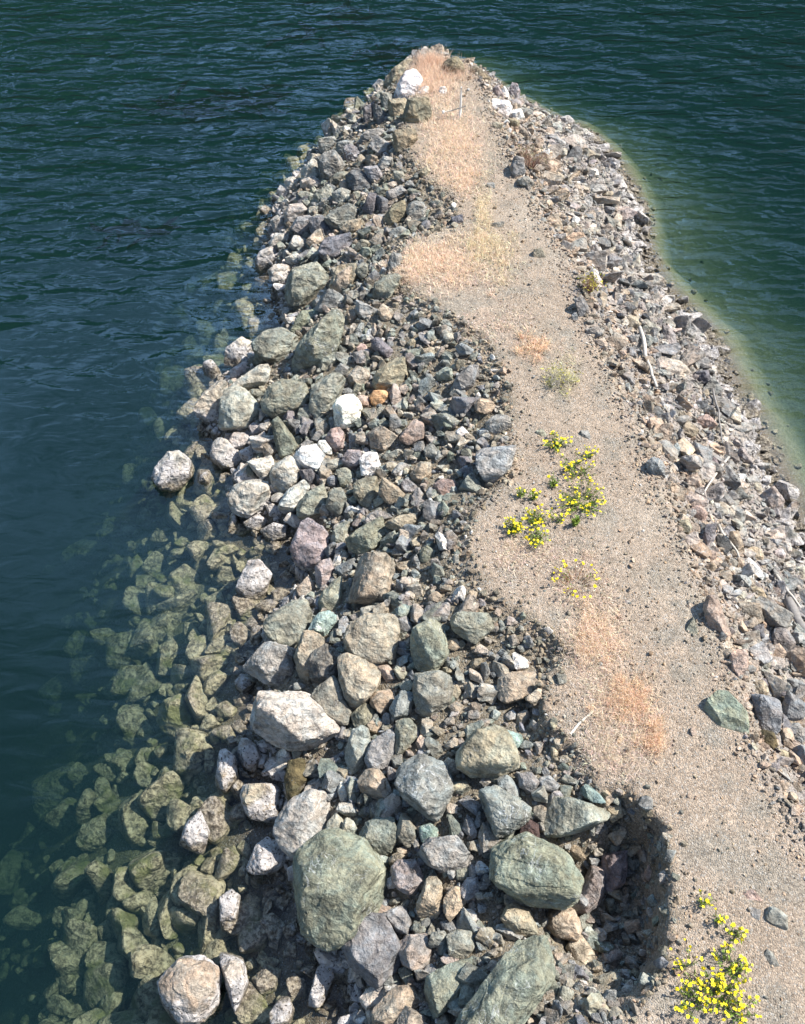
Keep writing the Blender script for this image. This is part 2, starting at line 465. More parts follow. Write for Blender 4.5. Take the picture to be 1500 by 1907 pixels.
g 830,715 900,760 900,790 860,790 830,750
g 935,780 1000,765 1040,760 1105,780 1100,860 1080,920 1020,965 945,940 930,870|two faced green boulder below the rounded bright green one|two_faced
t 720,880 780,835 840,840 830,900 780,950 735,910
b 820,920 860,850 925,860 925,900 890,965 850,980 820,960
g 640,950 700,905 745,930 745,990 700,1020 650,1000
n 615,1110 650,1035 690,1020 755,1060 700,1140 690,1190 625,1220 610,1160|smooth grey slab standing on edge beside a black gap|edge_slab
b 705,1150 740,1080 820,1030 850,1070 830,1160 790,1210 720,1200
g 840,1000 870,970 920,975 945,1040 920,1110 860,1180 840,1110
T 1145,1160 1200,1060 1290,1010 1350,1040 1400,1110 1410,1170 1350,1220 1230,1250 1150,1220|big brown boulder split by a long crack, under the turquoise chip|brown_crack
c 1335,1060 1350,1035 1420,1040 1440,1080 1400,1105 1350,1100|turquoise chip with white quartz resting on the cracked brown boulder|chip
t 1320,810 1370,770 1470,740 1500,800 1470,850 1350,920 1330,870|tan boulder overhanging a black hollow under the path rim|over_hollow
g 535,170 560,80 600,20 630,60 620,150 570,180 545,180
g 620,130 680,90 780,40 790,100 770,170 690,210 630,180
n 695,50 730,10 800,0 835,40 790,45 720,80
t 790,60 860,30 940,20 930,60 870,110 830,100
g 955,190 980,165 1020,190 1005,250 960,240
t 850,250 900,240 925,270 880,290 855,280
b 915,230 940,210 960,250 945,275
t 810,490 850,460 885,490 870,520 820,515
p 935,1080 965,1045 995,1080 985,1115 950,1110
t 710,1000 750,970 800,1000 750,1040 720,1030
t 1075,610 1120,600 1150,630 1120,655 1080,650
w 220,90 280,70 340,100 330,140 260,145
w 140,50 220,20 260,60 200,100 160,90
t 1100,830 1130,810 1150,850 1130,880 1105,865
t 1090,920 1120,890 1155,910 1150,945 1110,950
w 390,440 410,400 440,420 430,440
t 1060,735 1100,725 1110,760 1075,770
t 1060,1110 1110,1060 1140,1070 1120,1110 1080,1120
t 1190,700 1240,690 1250,740 1200,750
b 1300,700 1320,680 1350,700 1330,730
t 990,400 1030,380 1060,400 1040,440 1000,430
#400 1400 3
G 600,490 640,478 760,490 850,550 930,690 945,760 880,890 830,960 700,1040 590,1050 500,990 440,890 440,760 470,700 480,600 540,530|largest boulder, green and rounded with a barnacled left side|giant
w 335,390 370,330 490,250 560,225 640,270 670,350 600,470 520,530 430,570 380,540 340,470|big white pitted boulder touching the largest green boulder|pitted
W 610,450 640,390 690,350 720,370 705,440 700,480 620,475
W 705,450 740,370 780,400 795,440 780,490 720,480
w 680,330 700,285 770,290 800,340 780,365 710,350
w 690,220 710,170 745,190 755,250 740,290 700,270
V 990,160 1060,90 1150,40 1290,90 1340,170 1290,280 1240,360 1190,350 1080,270 1010,210|large blue green veined boulder with a ridged lower face|ridged
t 805,160 850,110 920,110 1010,230 1015,270 960,290 830,220
g 809,440 870,370 960,350 1005,390 1020,490 970,560 890,570 820,490|rounded green tan boulder right of the white pitted boulder|green_tan
g 1020,440 1050,340 1090,370 1120,430 1135,500 1060,530 1020,480
c 1145,430 1200,405 1260,440 1210,510 1155,500
b 1110,590 1200,500 1330,470 1410,560 1400,620 1300,660 1150,620|flat pale blue boulder with white veins in the lower rubble|flat_blue
m 990,660 1030,620 1120,615 1160,700 1165,760 1100,795 1040,770 1000,720|smooth rounded mauve boulder right of the largest green boulder|smooth_mauve
t 970,590 1020,570 1110,600 1050,620 990,650
t 1140,850 1190,700 1230,660 1270,670 1265,830 1250,940 1220,965 1150,920|tall tan pointed boulder standing right of the smooth mauve one|tall_tan
t 1280,840 1310,780 1360,740 1410,790 1390,860 1330,935 1290,890
D 720,1040 900,935 960,950 1040,1130 1035,1170 990,1230 890,1310 850,1250 770,1180|square cut dark grey boulder with a cracked flat top|square
n 945,910 1050,870 1080,880 1100,960 1100,1020 1020,1000
g 1020,1080 1060,1045 1200,1030 1220,1080 1190,1180 1130,1215 1060,1180
g 1295,1050 1350,1010 1420,1010 1450,1080 1400,1150 1330,1140
g 1180,1290 1290,1210 1400,1160 1440,1260 1360,1380 1240,1500 1190,1420 1170,1350|blue green boulder with a tan crest near the lower frame|tan_crest
t 895,1440 1010,1330 1120,1330 1170,1400 1080,1521 900,1521
k 170,230 210,165 340,205 375,260 300,300 310,440 240,440 230,330 180,330|pale boulder stained brown by weed left of the white pitted boulder|stained
k 175,620 260,520 330,500 410,590 400,650 300,680 200,660|brown and white barnacled boulder below the weed stained boulder|brown_white
w 60,1290 110,1090 190,1090 195,1220 150,1370 90,1420 40,1430|narrow upright pink slab breaking the water at the lower left|pink_slab
g 1340,700 1350,650 1410,640 1425,690 1380,725
n 1410,640 1440,615 1475,700 1460,750 1430,730
b 1260,960 1330,940 1355,990 1310,1020 1265,1000|small deep blue rock right of the dark square cut boulder|deep_blue
g 1100,990 1120,960 1170,950 1185,1010 1130,1020
t 1305,220 1320,180 1400,165 1430,190 1370,240
t 1270,80 1300,40 1360,60 1365,110 1320,140
t 890,910 930,830 980,840 980,880 940,920 900,915
a 440,60 520,60 520,200 460,270 400,260 380,180|dark boulder covered in brown weed beside the small upright white one|weedy
t 1000,545 1060,530 1080,560 1040,580
k 0,960 60,810 130,800 160,850 60,1000|flat pale boulder just awash left of the largest green boulder|awash
k 489,1400 600,1230 680,1200 690,1280 570,1410 510,1430
k 300,1500 320,1430 440,1370 440,1480 400,1521
k 545,1280 480,1200 500,1180 560,1200 580,1230
#850 1400 2.308
G 145,490 170,430 240,385 350,390 430,400 540,490 525,560 460,630 380,650 240,630 170,600|second largest boulder, green with white streaks, below the dark red rock|streaked
t 190,650 220,615 300,625 305,650 240,680
t 125,680 160,665 350,670 375,690 360,740 280,780 180,730|long low tan boulder under the white streaked green boulder|long_tan
t 375,740 400,690 480,665 530,720 530,770 450,800 400,780
t 445,820 500,800 580,830 615,900 560,930 480,880|tan boulder with a white patch in the earthy pit floor|pit_tan
G 85,1170 180,850 270,785 345,790 395,900 340,1080 280,1300 90,1320|long green slab with a dark steep left face at the lower frame|long_slab
m 540,520 590,490 610,560 640,620 610,690 540,705 535,600|mauve upright boulder left of the cracked mauve one|mauve_upright
m 610,490 690,420 720,480 740,530 690,610 640,540|mauve block with a cracked face at the edge of the pit shadow|mauve_cracked
t 730,430 770,390 790,400 760,470
g 365,320 400,240 470,215 560,220 660,200 600,280 480,370 410,390|long green slab under the rim left of the dark pit|pit_slab
c 530,170 560,150 640,190 650,205 590,215 540,200
V 70,180 120,160 250,220 340,230 290,290 240,350 200,365 150,310|blue boulder streaked white, left of the dark red rock|blue_streak
b 170,140 210,105 260,150 300,200 240,200 190,190
v 265,110 310,90 355,120 340,170 280,160
b 355,130 390,105 440,130 430,165 370,165
b 410,180 450,170 485,200 460,220 415,200
r 275,340 300,300 340,310 365,380 320,390 280,370|dark red brown rock in a shaded gap above the white streaked boulder|dark_red
n 20,260 60,290 110,370 90,390 30,340
g 0,140 40,125 60,160 30,180 0,185
p 725,750 770,705 790,740 760,785 730,775
t 600,1020 640,950 680,940 710,1010 650,1050
g 715,1000 740,980 765,1000 745,1030
g 850,690 885,680 870,750 845,770
g 635,650 660,630 690,660 680,690 650,680
b 895,430 930,415 935,470 905,475
g 815,360 850,345 865,375 830,380
b 790,200 830,190 850,230 820,250 790,240
p 1190,600 1300,585 1320,640 1230,650|flat pinkish stone sunk in the gravel right of the lowest flowers|sunk_pink
b 1245,690 1290,665 1310,700 1270,720
b 1320,690 1390,680 1440,740 1390,790 1330,740
b 1310,890 1360,880 1430,930 1390,950 1320,920
n 10,620 40,550 80,540 100,600 60,650
p 810,480 850,500 845,550 810,545
t 480,420 510,400 560,440 540,460 490,450
t 650,240 690,210 720,260 690,300 650,280
#900 950 2.5
E 1020,960 1040,880 1080,860 1190,900 1270,1050 1200,1080 1100,1070 1020,1010|big green outcrop half sunk in gravel at the right of the path|outcrop
v 1225,920 1250,880 1350,870 1395,980 1380,1040 1330,1030|grey boulder crossed by white veins right of the green outcrop|white_cross
v 1380,870 1480,880 1500,950 1430,1000 1395,960
n 1410,1030 1440,1000 1500,1010 1500,1080 1440,1090
a 1275,1050 1330,1030 1385,1080 1370,1115 1290,1080
p 1130,690 1190,640 1230,720 1225,790 1160,760
p 1010,400 1030,395 1090,490 1190,570 1170,600 1080,570 1020,490|long narrow tan rock pointing down the right edge of the path|narrow_tan
t 930,440 960,430 985,465 970,490
g 930,510 970,500 1010,590 985,620 950,580
t 1180,460 1260,430 1310,490 1280,520 1210,510
t 1230,365 1290,360 1320,390 1300,410 1240,400
n 1020,80 1060,60 1080,150 1040,200 1025,150
p 935,140 970,100 1010,140 990,180 940,170
t 1225,190 1270,170 1310,210 1280,250 1240,240
g 1140,240 1160,225 1185,240 1175,270 1150,268
w 1395,260 1430,225 1450,260 1430,300 1400,290
w 1355,200 1370,175 1410,200 1400,230 1365,230
w 1385,150 1415,140 1440,180 1420,210 1390,180
w 1350,70 1380,65 1385,90 1355,95
w 1450,280 1480,255 1500,270 1500,340 1450,310|brown based boulder at the water by the right frame edge|right_brown
t 900,60 940,40 970,70 960,110 915,100
p 1040,190 1080,190 1090,240 1050,250 1035,220
n 1100,10 1115,40 1090,55 1075,20
n 1335,570 1380,550 1460,600 1440,660 1370,660 1340,610|large grey block below the dark driftwood log|log_block
n 1400,800 1440,790 1500,780 1500,840 1440,860 1400,830
t 1240,830 1280,790 1330,810 1320,850 1270,860
g 1280,680 1330,690 1345,730 1300,740
n 1190,600 1215,590 1235,650 1215,690 1195,640
b 660,425 690,418 695,450 662,455|small pale blue stone alone on the open path|blue_stone
n 575,655 595,650 605,700 585,700|small upright grey stone beside pinkish dead grass on the path|grey_stone
t 0,500 30,480 45,530 20,555
t 200,890 250,830 290,850 250,910
t 155,960 190,920 215,960 185,1020 155,1000
t 310,1110 340,1090 355,1150 330,1170
g 330,770 380,765 390,800 360,820
g 155,640 180,620 200,650 180,670
g 40,470 80,480 75,510 50,500
n 1225,50 1270,40 1280,70 1240,90
n 1320,270 1400,310 1420,360 1360,330
t 1150,300 1190,330 1185,350 1150,330
t 1090,340 1130,370 1110,400 1085,360
t 1360,1130 1420,1120 1440,1150 1390,1180
#0 950 1.993
s 620,280 650,230 710,210 760,260 740,310 670,350 625,320
s 800,250 830,205 865,220 870,270 830,295
s 620,180 640,145 690,125 710,160 660,180
s 780,165 820,135 880,130 895,160 840,180
s 750,370 770,320 830,310 835,350 790,385
s 580,400 640,365 690,390 670,430 620,465
s 565,600 610,500 680,485 690,530 640,610 600,635
s 735,525 790,480 860,475 855,510 800,545
s 580,760 630,700 700,700 725,790 690,860 620,850|large round sunken boulder with dark pits, widest in the shallows|sunk_round
s 510,820 560,780 580,850 530,875
s 735,800 780,755 830,780 820,820 760,820
s 805,720 850,710 890,760 860,790 810,760
k 820,950 850,880 885,940 870,1010 820,1040 790,1000
k 660,1210 710,1150 770,1130 770,1220 720,1275
s 440,1150 480,1080 550,1060 560,1130 510,1270 450,1230
s 265,1200 340,1150 420,1160 420,1240 340,1270|sunken boulder ringed with green weed at the edge of deep water|ring_weed
s 270,1090 310,1060 355,1090 320,1120
s 370,1500 420,1430 510,1400 510,1470 440,1550
s 520,1540 550,1480 620,1450 610,1540 550,1600
s 650,1580 770,1500 880,1420 900,1460 840,1540 750,1620 680,1620|long slanting sunken boulder just under the surface
k 610,1760 640,1690 740,1680 810,1730 820,1800 760,1880 680,1890 610,1830|big barnacled boulder rising from the water at the lower left|low_left
s 200,1760 230,1690 290,1680 320,1740 260,1790
s 330,1870 370,1830 440,1800 500,1820 480,1907 330,1907
s 400,190 440,165 475,190 440,210
s 470,260 480,200 530,170 545,230 510,270
s 740,680 770,620 820,600 860,640 800,690
s 700,1100 740,1060 780,1090 760,1140 715,1150
s 830,1260 880,1250 900,1290 870,1330
s 665,1350 710,1300 750,1330 740,1390 680,1370
s 580,980 620,950 680,960 660,1010 600,1020
s 600,1170 640,1150 660,1180 620,1200
s 904,1440 940,1425 975,1460 950,1510 905,1500
s 980,1510 1040,1500 1060,1560 1010,1620 980,1580
s 940,1720 1010,1700 1050,1740 1000,1800 940,1780
s 555,100 600,60 650,80 640,130 580,140
s 690,60 720,35 780,40 780,70 710,75
s 805,50 840,40 850,70 820,90
s 480,380 530,380 550,420 500,445
s 490,540 530,520 550,560 510,600
s 40,1430 90,1405 140,1440 100,1490 50,1480
s 200,1500 240,1460 290,1520 250,1560 210,1550
s 790,1600 840,1570 840,1640 790,1660
s 430,990 470,960 500,1000 470,1030
s 420,860 450,830 480,870 450,900
s 150,220 190,200 220,230 180,250
k 1100,290 1150,250 1175,290 1150,330 1110,320
s 1010,300 1050,290 1080,320 1040,345 1010,330
s 950,350 1000,330 1050,360 1010,395 960,390
w 940,840 1020,870 1020,900 970,880
s 820,-190 870,-210 910,-180 890,-150 840,-150
s 640,-380 690,-420 740,-400 720,-350 660,-350
"""
LAND = dict(tip_white="the big white tip boulder", tip_tan="the rounded tan tip boulder", dark_slab="the upended dark slab near the tip",
 veined_grey="the quartz veined grey boulder", far_corner="the far left corner rock", slate="the slate blue boulder", oval_tan="the oval tan boulder",
 purple_slab="the dark purple slab", far_green="the wide green far boulder", edge_block="the pale block at the upper path edge",
 white_slab="the tall white slab", right_corner="the far right corner rock", shrub_slab="the grey slab below the reddish shrub",
 path_block="the lone pale block on the upper path", path_tan="the lone tan block in the gravel", tip_brown="the rough brown tip boulder",
 lichen="the huge lichen spotted boulder", long_white="the long white boulder", jutting="the smooth white jutting boulder", patch="the white wedge with a dark patch",
 wide_green="the wide dull green boulder", peaked="the peaked tan boulder", orange="the orange boulder", white_angular="the white angular boulder",
 cobble="the cream cobble", pink_brown="the pinkish brown boulder", pale_cube="the squarish pale block", upright_green="the upright green slab",
 round_speckled="the round speckled boulder", round_white="the round white waterline boulder", islet="the islet boulder", pink_tan="the rounded pinkish tan boulder",
 rim_green="the blocky green boulder at the rim", hollow_wedge="the blue grey wedge in the hollow", big_wedge="the big blue grey wedge",
 green_path="the small green rock by the flowers", blue_path="the pale blue path rock", cream_block="the cream block by the driftwood branch",
 right_grey="the large grey right bank block", right_wedge="the dark pointed wedge", right_slab="the long pale slab on the right",
 right_lone="the lone shallows rock", right_pale="the big pale right waterline boulder", stick_slab="the slab with a thin stick",
 blue_edge="the pale blue path edge rock", tall_pale="the tall pale slab on the right", mauve="the notched mauve boulder", white_lone="the lone white barnacled boulder",
 squared_tan="the squared tan boulder", overhang="the overhanging grey boulder", turquoise="the turquoise veined rock", broad_tan="the broad flat topped tan boulder",
 penta="the pentagonal tan boulder", half_white="the half white boulder", huge_long="the huge long boulder", small_white="the small upright white boulder",
 bright_green="the rounded bright green boulder", rim_pale="the pale ended green boulder", two_faced="the two faced green boulder", edge_slab="the smooth slab on edge",
 brown_crack="the cracked brown boulder", chip="the turquoise chip", over_hollow="the tan boulder over the hollow", giant="the largest boulder",
 pitted="the big white pitted boulder", ridged="the ridged blue green boulder", green_tan="the rounded green tan boulder", flat_blue="the flat pale blue boulder",
 smooth_mauve="the smooth mauve boulder", tall_tan="the tall tan pointed boulder", square="the square cut dark boulder", tan_crest="the tan crested boulder",
 stained="the weed stained boulder", brown_white="the brown and white boulder", pink_slab="the upright pink slab", deep_blue="the deep blue rock",
 weedy="the brown weed covered boulder", awash="the flat pale boulder awash", streaked="the white streaked green boulder", long_tan="the long low tan boulder",
 pit_tan="the tan pit floor boulder", long_slab="the steep faced green slab", mauve_upright="the upright mauve boulder", mauve_cracked="the cracked mauve block",
 pit_slab="the long slab by the pit", blue_streak="the white streaked blue boulder", dark_red="the dark red rock", sunk_pink="the flat pinkish sunken stone",
 outcrop="the green outcrop", white_cross="the white veined grey boulder", narrow_tan="the long narrow tan rock", right_brown="the brown based water boulder",
 log_block="the grey block below the log", blue_stone="the pale blue path stone", grey_stone="the upright grey path stone", sunk_round="the large round sunken boulder",
 ring_weed="the weed ringed sunken boulder", low_left="the big lower left barnacled boulder")

# tint (r, g, b, vein amount), sharpness, colour word
TONE = {
 'g': ((.235,.24,.205,.25), 20, 'green grey'), 'G': ((.235,.25,.205,.5), 20, 'green'), 'V': ((.21,.24,.225,.9), 18, 'blue green'),
 'b': ((.265,.275,.275,.3), 24, 'blue grey'), 'n': ((.27,.265,.265,.25), 22, 'grey'), 'v': ((.24,.245,.26,1.), 20, 'veined'),
 'd': ((.15,.148,.165,.1), 28, 'dark grey'), 'D': ((.20,.195,.20,.15), 34, 'dark grey'), 'm': ((.30,.26,.26,.1), 14, 'mauve grey'),
 't': ((.34,.295,.235,.12), 18, 'tan'), 'T': ((.33,.29,.235,.2), 20, 'tan'), 'e': ((.23,.205,.155,.05), 12, 'earthy brown'),
 'q': ((.76,.75,.73,.0), 18, 'white'), 'w': ((.43,.405,.38,.0), 14, 'pale'), 'W': ((.40,.40,.36,.1), 16, 'pale'),
 'p': ((.38,.30,.26,.1), 16, 'pinkish'), 'o': ((.58,.33,.19,.1), 14, 'orange'), 'c': ((.25,.33,.31,.8), 20, 'turquoise'),
 'r': ((.085,.055,.05,.0), 20, 'dark red'), 's': ((.40,.39,.28,.0), 11, 'mottled'), 'a': ((.10,.08,.045,.0), 10, 'weedy brown'),
 'k': ((.37,.31,.26,.0), 10, 'brown barnacled'),
 'E': ((.24,.27,.215,.3), 16, 'green')}

# ---------------------------------------------------------------- mesh helpers
def link(name, verts, faces, mat, parent=None, smooth=False):
    me = bpy.data.meshes.new(name)
    verts = np.asarray(verts, np.float32)
    faces = np.asarray(faces, np.int32)
    n, k = faces.shape
    me.vertices.add(len(verts)); me.vertices.foreach_set("co", verts.ravel())
    me.loops.add(n * k); me.loops.foreach_set("vertex_index", faces.ravel())
    me.polygons.add(n)
    me.polygons.foreach_set("loop_start", np.arange(n, dtype=np.int32) * k)
    me.polygons.foreach_set("loop_total", np.full(n, k, np.int32))
    me.polygons.foreach_set("use_smooth", np.full(n, smooth))
    me.update(calc_edges=True)
    me.materials.append(mat)
    o = bpy.data.objects.new(name, me)
    COL.objects.link(o)
    if parent: o.parent = parent
    return o
def tag(o, label=None, cat=None, group=None, kind=None):
    if label: o['label'] = label
    if cat: o['category'] = cat
    if group: o['group'] = group
    if kind: o['kind'] = kind
    return o
def set_tint(o, cols):
    a = o.data.attributes.new("tint", 'FLOAT_COLOR', 'POINT')
    a.data.foreach_set("color", np.asarray(cols, np.float32).ravel())

def ico(n):
    t = (1 + 5 ** .5) / 2
    V = [(-1,t,0),(1,t,0),(-1,-t,0),(1,-t,0),(0,-1,t),(0,1,t),(0,-1,-t),(0,1,-t),(t,0,-1),(t,0,1),(-t,0,-1),(-t,0,1)]
    F = [(0,11,5),(0,5,1),(0,1,7),(0,7,10),(0,10,11),(1,5,9),(5,11,4),(11,10,2),(10,7,6),(7,1,8),(3,9,4),(3,4,2),(3,2,6),(3,6,8),(3,8,9),(4,9,5),(2,4,11),(6,2,10),(8,6,7),(9,8,1)]
    V = [np.array(v) / np.linalg.norm(v) for v in V]
    for _ in range(n):
        c = {}; G = []
        def mid(a, b):
            k = (min(a, b), max(a, b))
            if k not in c:
                m = V[a] + V[b]; V.append(m / np.linalg.norm(m)); c[k] = len(V) - 1
            return c[k]
        for a, b, d in F:
            x, y, z = mid(a, b), mid(b, d), mid(d, a)
            G += [(a, x, z), (b, y, x), (d, z, y), (x, y, z)]
        F = G
    return np.array(V), np.array(F)
ICO = {k: ico(k) for k in (0, 1, 2, 3, 4, 5)}

# ---------------------------------------------------------------- materials
class NT:
    def __init__(s, name):
        s.m = bpy.data.materials.new(name); s.m.use_nodes = True
        s.t = s.m.node_tree; s.t.nodes.clear()
        s.out = s.t.nodes.new("ShaderNodeOutputMaterial")
    def n(s, ty, **kw):
        x = s.t.nodes.new("ShaderNode" + ty)
        for k, v in kw.items():
            if k.startswith('i_'):
                x.inputs[int(k[2:]) if k[2:].isdigit() else k[2:].replace('_', ' ')].default_value = v
            else: setattr(x, k, v)
        return x
    def l(s, a, b): s.t.links.new(a, b)
    def put(s, v, sock):
        if isinstance(v, (int, float, tuple)): sock.default_value = v
        else: s.l(v, sock)
    def math(s, op, a, b=0.0, c=None, clamp=False):
        x = s.n("Math", operation=op, use_clamp=clamp)
        s.put(a, x.inputs[0]); s.put(b, x.inputs[1])
        if c is not None: s.put(c, x.inputs[2])
        return x.outputs[0]
    def noise(s, vec, scale, det=4, rough=.55, dist=0.0):
        x = s.n("TexNoise", i_Scale=scale, i_Detail=det, i_Roughness=rough, i_Distortion=dist)
        s.l(vec, x.inputs['Vector']); return x.outputs[0]
    def ramp(s, v, a, b):        # smooth 0..1 between a and b
        x = s.n("MapRange", interpolation_type='SMOOTHSTEP')
        s.put(v, x.inputs[0]); x.inputs[1].default_value = a; x.inputs[2].default_value = b
        return x.outputs[0]
    def mix(s, f, a, b, mode='MIX'):
        x = s.n("Mix", data_type='RGBA', blend_type=mode)
        s.put(f, x.inputs[0])
        for v, k in ((a, 6), (b, 7)):
            if isinstance(v, tuple): x.inputs[k].default_value = (*v[:3], 1)
            else: s.l(v, x.inputs[k])
        return x.outputs[2]
    def scale(s, col, f):
        x = s.n("VectorMath", operation='SCALE'); s.l(col, x.inputs[0]); s.put(f, x.inputs['Scale']); return x.outputs[0]

def rock_mat(name, per_object):
    N = NT(name)
    pos = N.n("NewGeometry").outputs['Position']
    if per_object:
        oi = N.n("ObjectInfo"); tint, vein, rnd = oi.outputs['Color'], oi.outputs['Alpha'], oi.outputs['Random']
        off = N.n("VectorMath", operation='SCALE'); N.put((37., 17., 53.), off.inputs[0]); N.l(rnd, off.inputs['Scale'])
        ad = N.n("VectorMath", operation='ADD'); N.l(pos, ad.inputs[0]); N.l(off.outputs[0], ad.inputs[1])
        P = ad.outputs[0]
    else:
        at = N.n("Attribute", attribute_name="tint"); tint, vein = at.outputs['Color'], at.outputs['Alpha']
        P = pos
    z = N.n("SeparateXYZ"); N.l(pos, z.inputs[0]); z = z.outputs[2]
    big = N.noise(P, 2.6, 5, .6, .6); mid = N.noise(P, 11, 5, .65, .4); fine = N.noise(pos, 55, 4, .7)
    v = N.math('ADD', N.math('MULTIPLY', big, .9), N.math('MULTIPLY', mid, .75))
    v = N.math('ADD', v, N.math('MULTIPLY', fine, .65))          # mean about 1.15
    v = N.math('MULTIPLY_ADD', N.math('SUBTRACT', v, 1.15), 2.5, .96)
    col = N.scale(tint, v)
    # warm and cool mineral patches of the stone itself
    hue = N.ramp(N.noise(P, 4.2, 4, .6, 1.0), .36, .60)
    warm = N.mix(1.0, col, (1.12, 1.02, .90), 'MULTIPLY'); cool = N.mix(1.0, col, (.97, 1.0, .97), 'MULTIPLY')
    col = N.mix(hue, cool, warm)
    # quartz veins
    vn = N.noise(P, 3.4, 3, .5, 1.8)
    ridge = N.math('SUBTRACT', 1.0, N.ramp(N.math('ABSOLUTE', N.math('SUBTRACT', vn, .5)), .0, .022))
    msk = N.ramp(N.noise(P, 1.9, 2), .46, .62)
    vf = N.math('MULTIPLY', N.math('MULTIPLY', ridge, msk), N.math('MULTIPLY', vein, .85))
    col = N.mix(vf, col, (.66, .68, .67))
    # pale scratches / lichen flecks
    fl = N.math('MULTIPLY', N.ramp(N.noise(P, 30, 3, .6), .66, .72), .45)
    col = N.mix(fl, col, (.55, .54, .49))
    # tide marks
    zz = N.math('ADD', z, N.math('MULTIPLY', N.math('SUBTRACT', N.noise(pos, 2.3, 4, .6), .5), .75))
    barn = N.math('SUBTRACT', 1.0, N.ramp(zz, .28, .44))
    sp = N.noise(pos, 26, 3, .6)
    bc = N.mix(N.ramp(mid, .35, .7), (.38, .35, .325), (.62, .585, .555))
    bc = N.mix(N.math('SUBTRACT', 1.0, N.ramp(sp, .36, .43)), bc, (.07, .058, .05))
    col = N.mix(N.math('MULTIPLY', barn, N.ramp(N.noise(P, 7, 4, .7), .30, .44)), col, bc)
    # wet band at the water's edge
    col = N.scale(col, N.math('MULTIPLY_ADD', N.ramp(zz, .06, .20), .45, .55))
    # brown weed just above the water
    weed = N.math('SUBTRACT', 1.0, N.ramp(N.math('ADD', z, N.math('MULTIPLY', N.math('SUBTRACT', N.noise(pos, 5.5, 5, .7), .5), .55)), .05, .19))
    wcol = N.mix(N.ramp(N.noise(pos, 17, 4, .7), .42, .60), (.06, .043, .022), (.34, .29, .21))
    col = N.mix(N.math('MULTIPLY', weed, .82), col, wcol)
    # under water: olive film, mottled
    uw = N.math('SUBTRACT', 1.0, N.ramp(N.math('ADD', z, N.math('MULTIPLY', N.math('SUBTRACT', mid, .5), .2)), -.16, .02))
    ucol = N.mix(N.ramp(N.noise(pos, 11, 5, .75, .8), .36, .60), (.075, .062, .036), (.44, .385, .245))
    ucol = N.mix(N.ramp(N.noise(pos, 2.1, 3, .6), .50, .66), ucol, (.17, .17, .065))
    col = N.mix(N.math('MULTIPLY', uw, .9), col, ucol)
    b = N.n("BsdfPrincipled")
    N.l(col, b.inputs['Base Color'])
    wet = N.math('SUBTRACT', 1.0, N.ramp(z, .0, .12))
    N.put(N.math('MULTIPLY_ADD', wet, -.4, .82), b.inputs['Roughness'])
    b.inputs['Specular IOR Level'].default_value = .35
    hgt = N.math('ADD', N.math('MULTIPLY', N.noise(P, 5, 6, .68, .5), 1.0), N.math('MULTIPLY', N.noise(pos, 34, 4, .7), .22))
    # conchoidal and layered breaks: stretched cells with creased borders
    mp = N.n("Mapping"); mp.inputs['Rotation'].default_value = (.6, .4, .9); mp.inputs['Scale'].default_value = (1.0, 1.9, 3.2)
    nd = N.n("TexNoise", i_Scale=3.0, i_Detail=3.0); N.l(P, nd.inputs['Vector'])
    sc_ = N.n("VectorMath", operation='SCALE'); N.l(nd.outputs[1], sc_.inputs[0]); sc_.inputs['Scale'].default_value = .35
    av = N.n("VectorMath", operation='ADD'); N.l(P, av.inputs[0]); N.l(sc_.outputs[0], av.inputs[1]); N.l(av.outputs[0], mp.inputs[0])
    vo = N.n("TexVoronoi", i_Scale=2.6); N.l(mp.outputs[0], vo.inputs['Vector'])
    hgt = N.math('ADD', hgt, N.math('MULTIPLY', vo.outputs['Distance'], .75))
    bp = N.n("Bump", i_Strength=1.0, i_Distance=.13); N.l(hgt, bp.inputs['Height']); N.l(bp.outputs[0], b.inputs['Normal'])
    N.l(b.outputs[0], N.out.inputs[0])
    return N.m
M_ROCK = rock_mat("weathered_stone", True)
M_RUB = rock_mat("broken_stone", False)

def soil_mat():
    N = NT("compacted_gravel")
    pos = N.n("NewGeometry").outputs['Position']
    at = N.n("Attribute", attribute_name="tint"); tint = at.outputs['Color']
    vo = N.n("TexVoronoi", i_Scale=50.0, i_Randomness=1.0); N.l(pos, vo.inputs['Vector'])
    cell = N.n("SeparateColor"); N.l(vo.outputs['Color'], cell.inputs[0])
    v = N.math('ADD', N.math('MULTIPLY', cell.outputs[0], .55), N.math('MULTIPLY', N.noise(pos, 6, 5, .7), .75))
    v = N.math('ADD', v, N.math('MULTIPLY', N.noise(pos, 90, 3, .7), .5))
    v = N.math('MULTIPLY_ADD', N.math('SUBTRACT', v, .90), 1.25, .97)
    col = N.scale(tint, v)
    col = N.mix(N.math('MULTIPLY', N.ramp(cell.outputs[1], .90, .96), .45), col, (.46, .45, .42))
    col = N.mix(N.math('MULTIPLY', N.ramp(cell.outputs[2], .80, .98), .5), col, (.17, .18, .17))
    b = N.n("BsdfPrincipled", i_Roughness=.95); N.l(col, b.inputs['Base Color']); b.inputs['Specular IOR Level'].default_value = .15
    h = N.math('ADD', N.math('MULTIPLY', N.math('SUBTRACT', 1.0, vo.outputs['Distance']), .5), N.math('MULTIPLY', N.noise(pos, 20, 5, .7), 1.0))
    bp = N.n("Bump", i_Strength=1.0, i_Distance=.04); N.l(h, bp.inputs['Height']); N.l(bp.outputs[0], b.inputs['Normal'])
    N.l(b.outputs[0], N.out.inputs[0]); return N.m
M_SOIL = soil_mat()

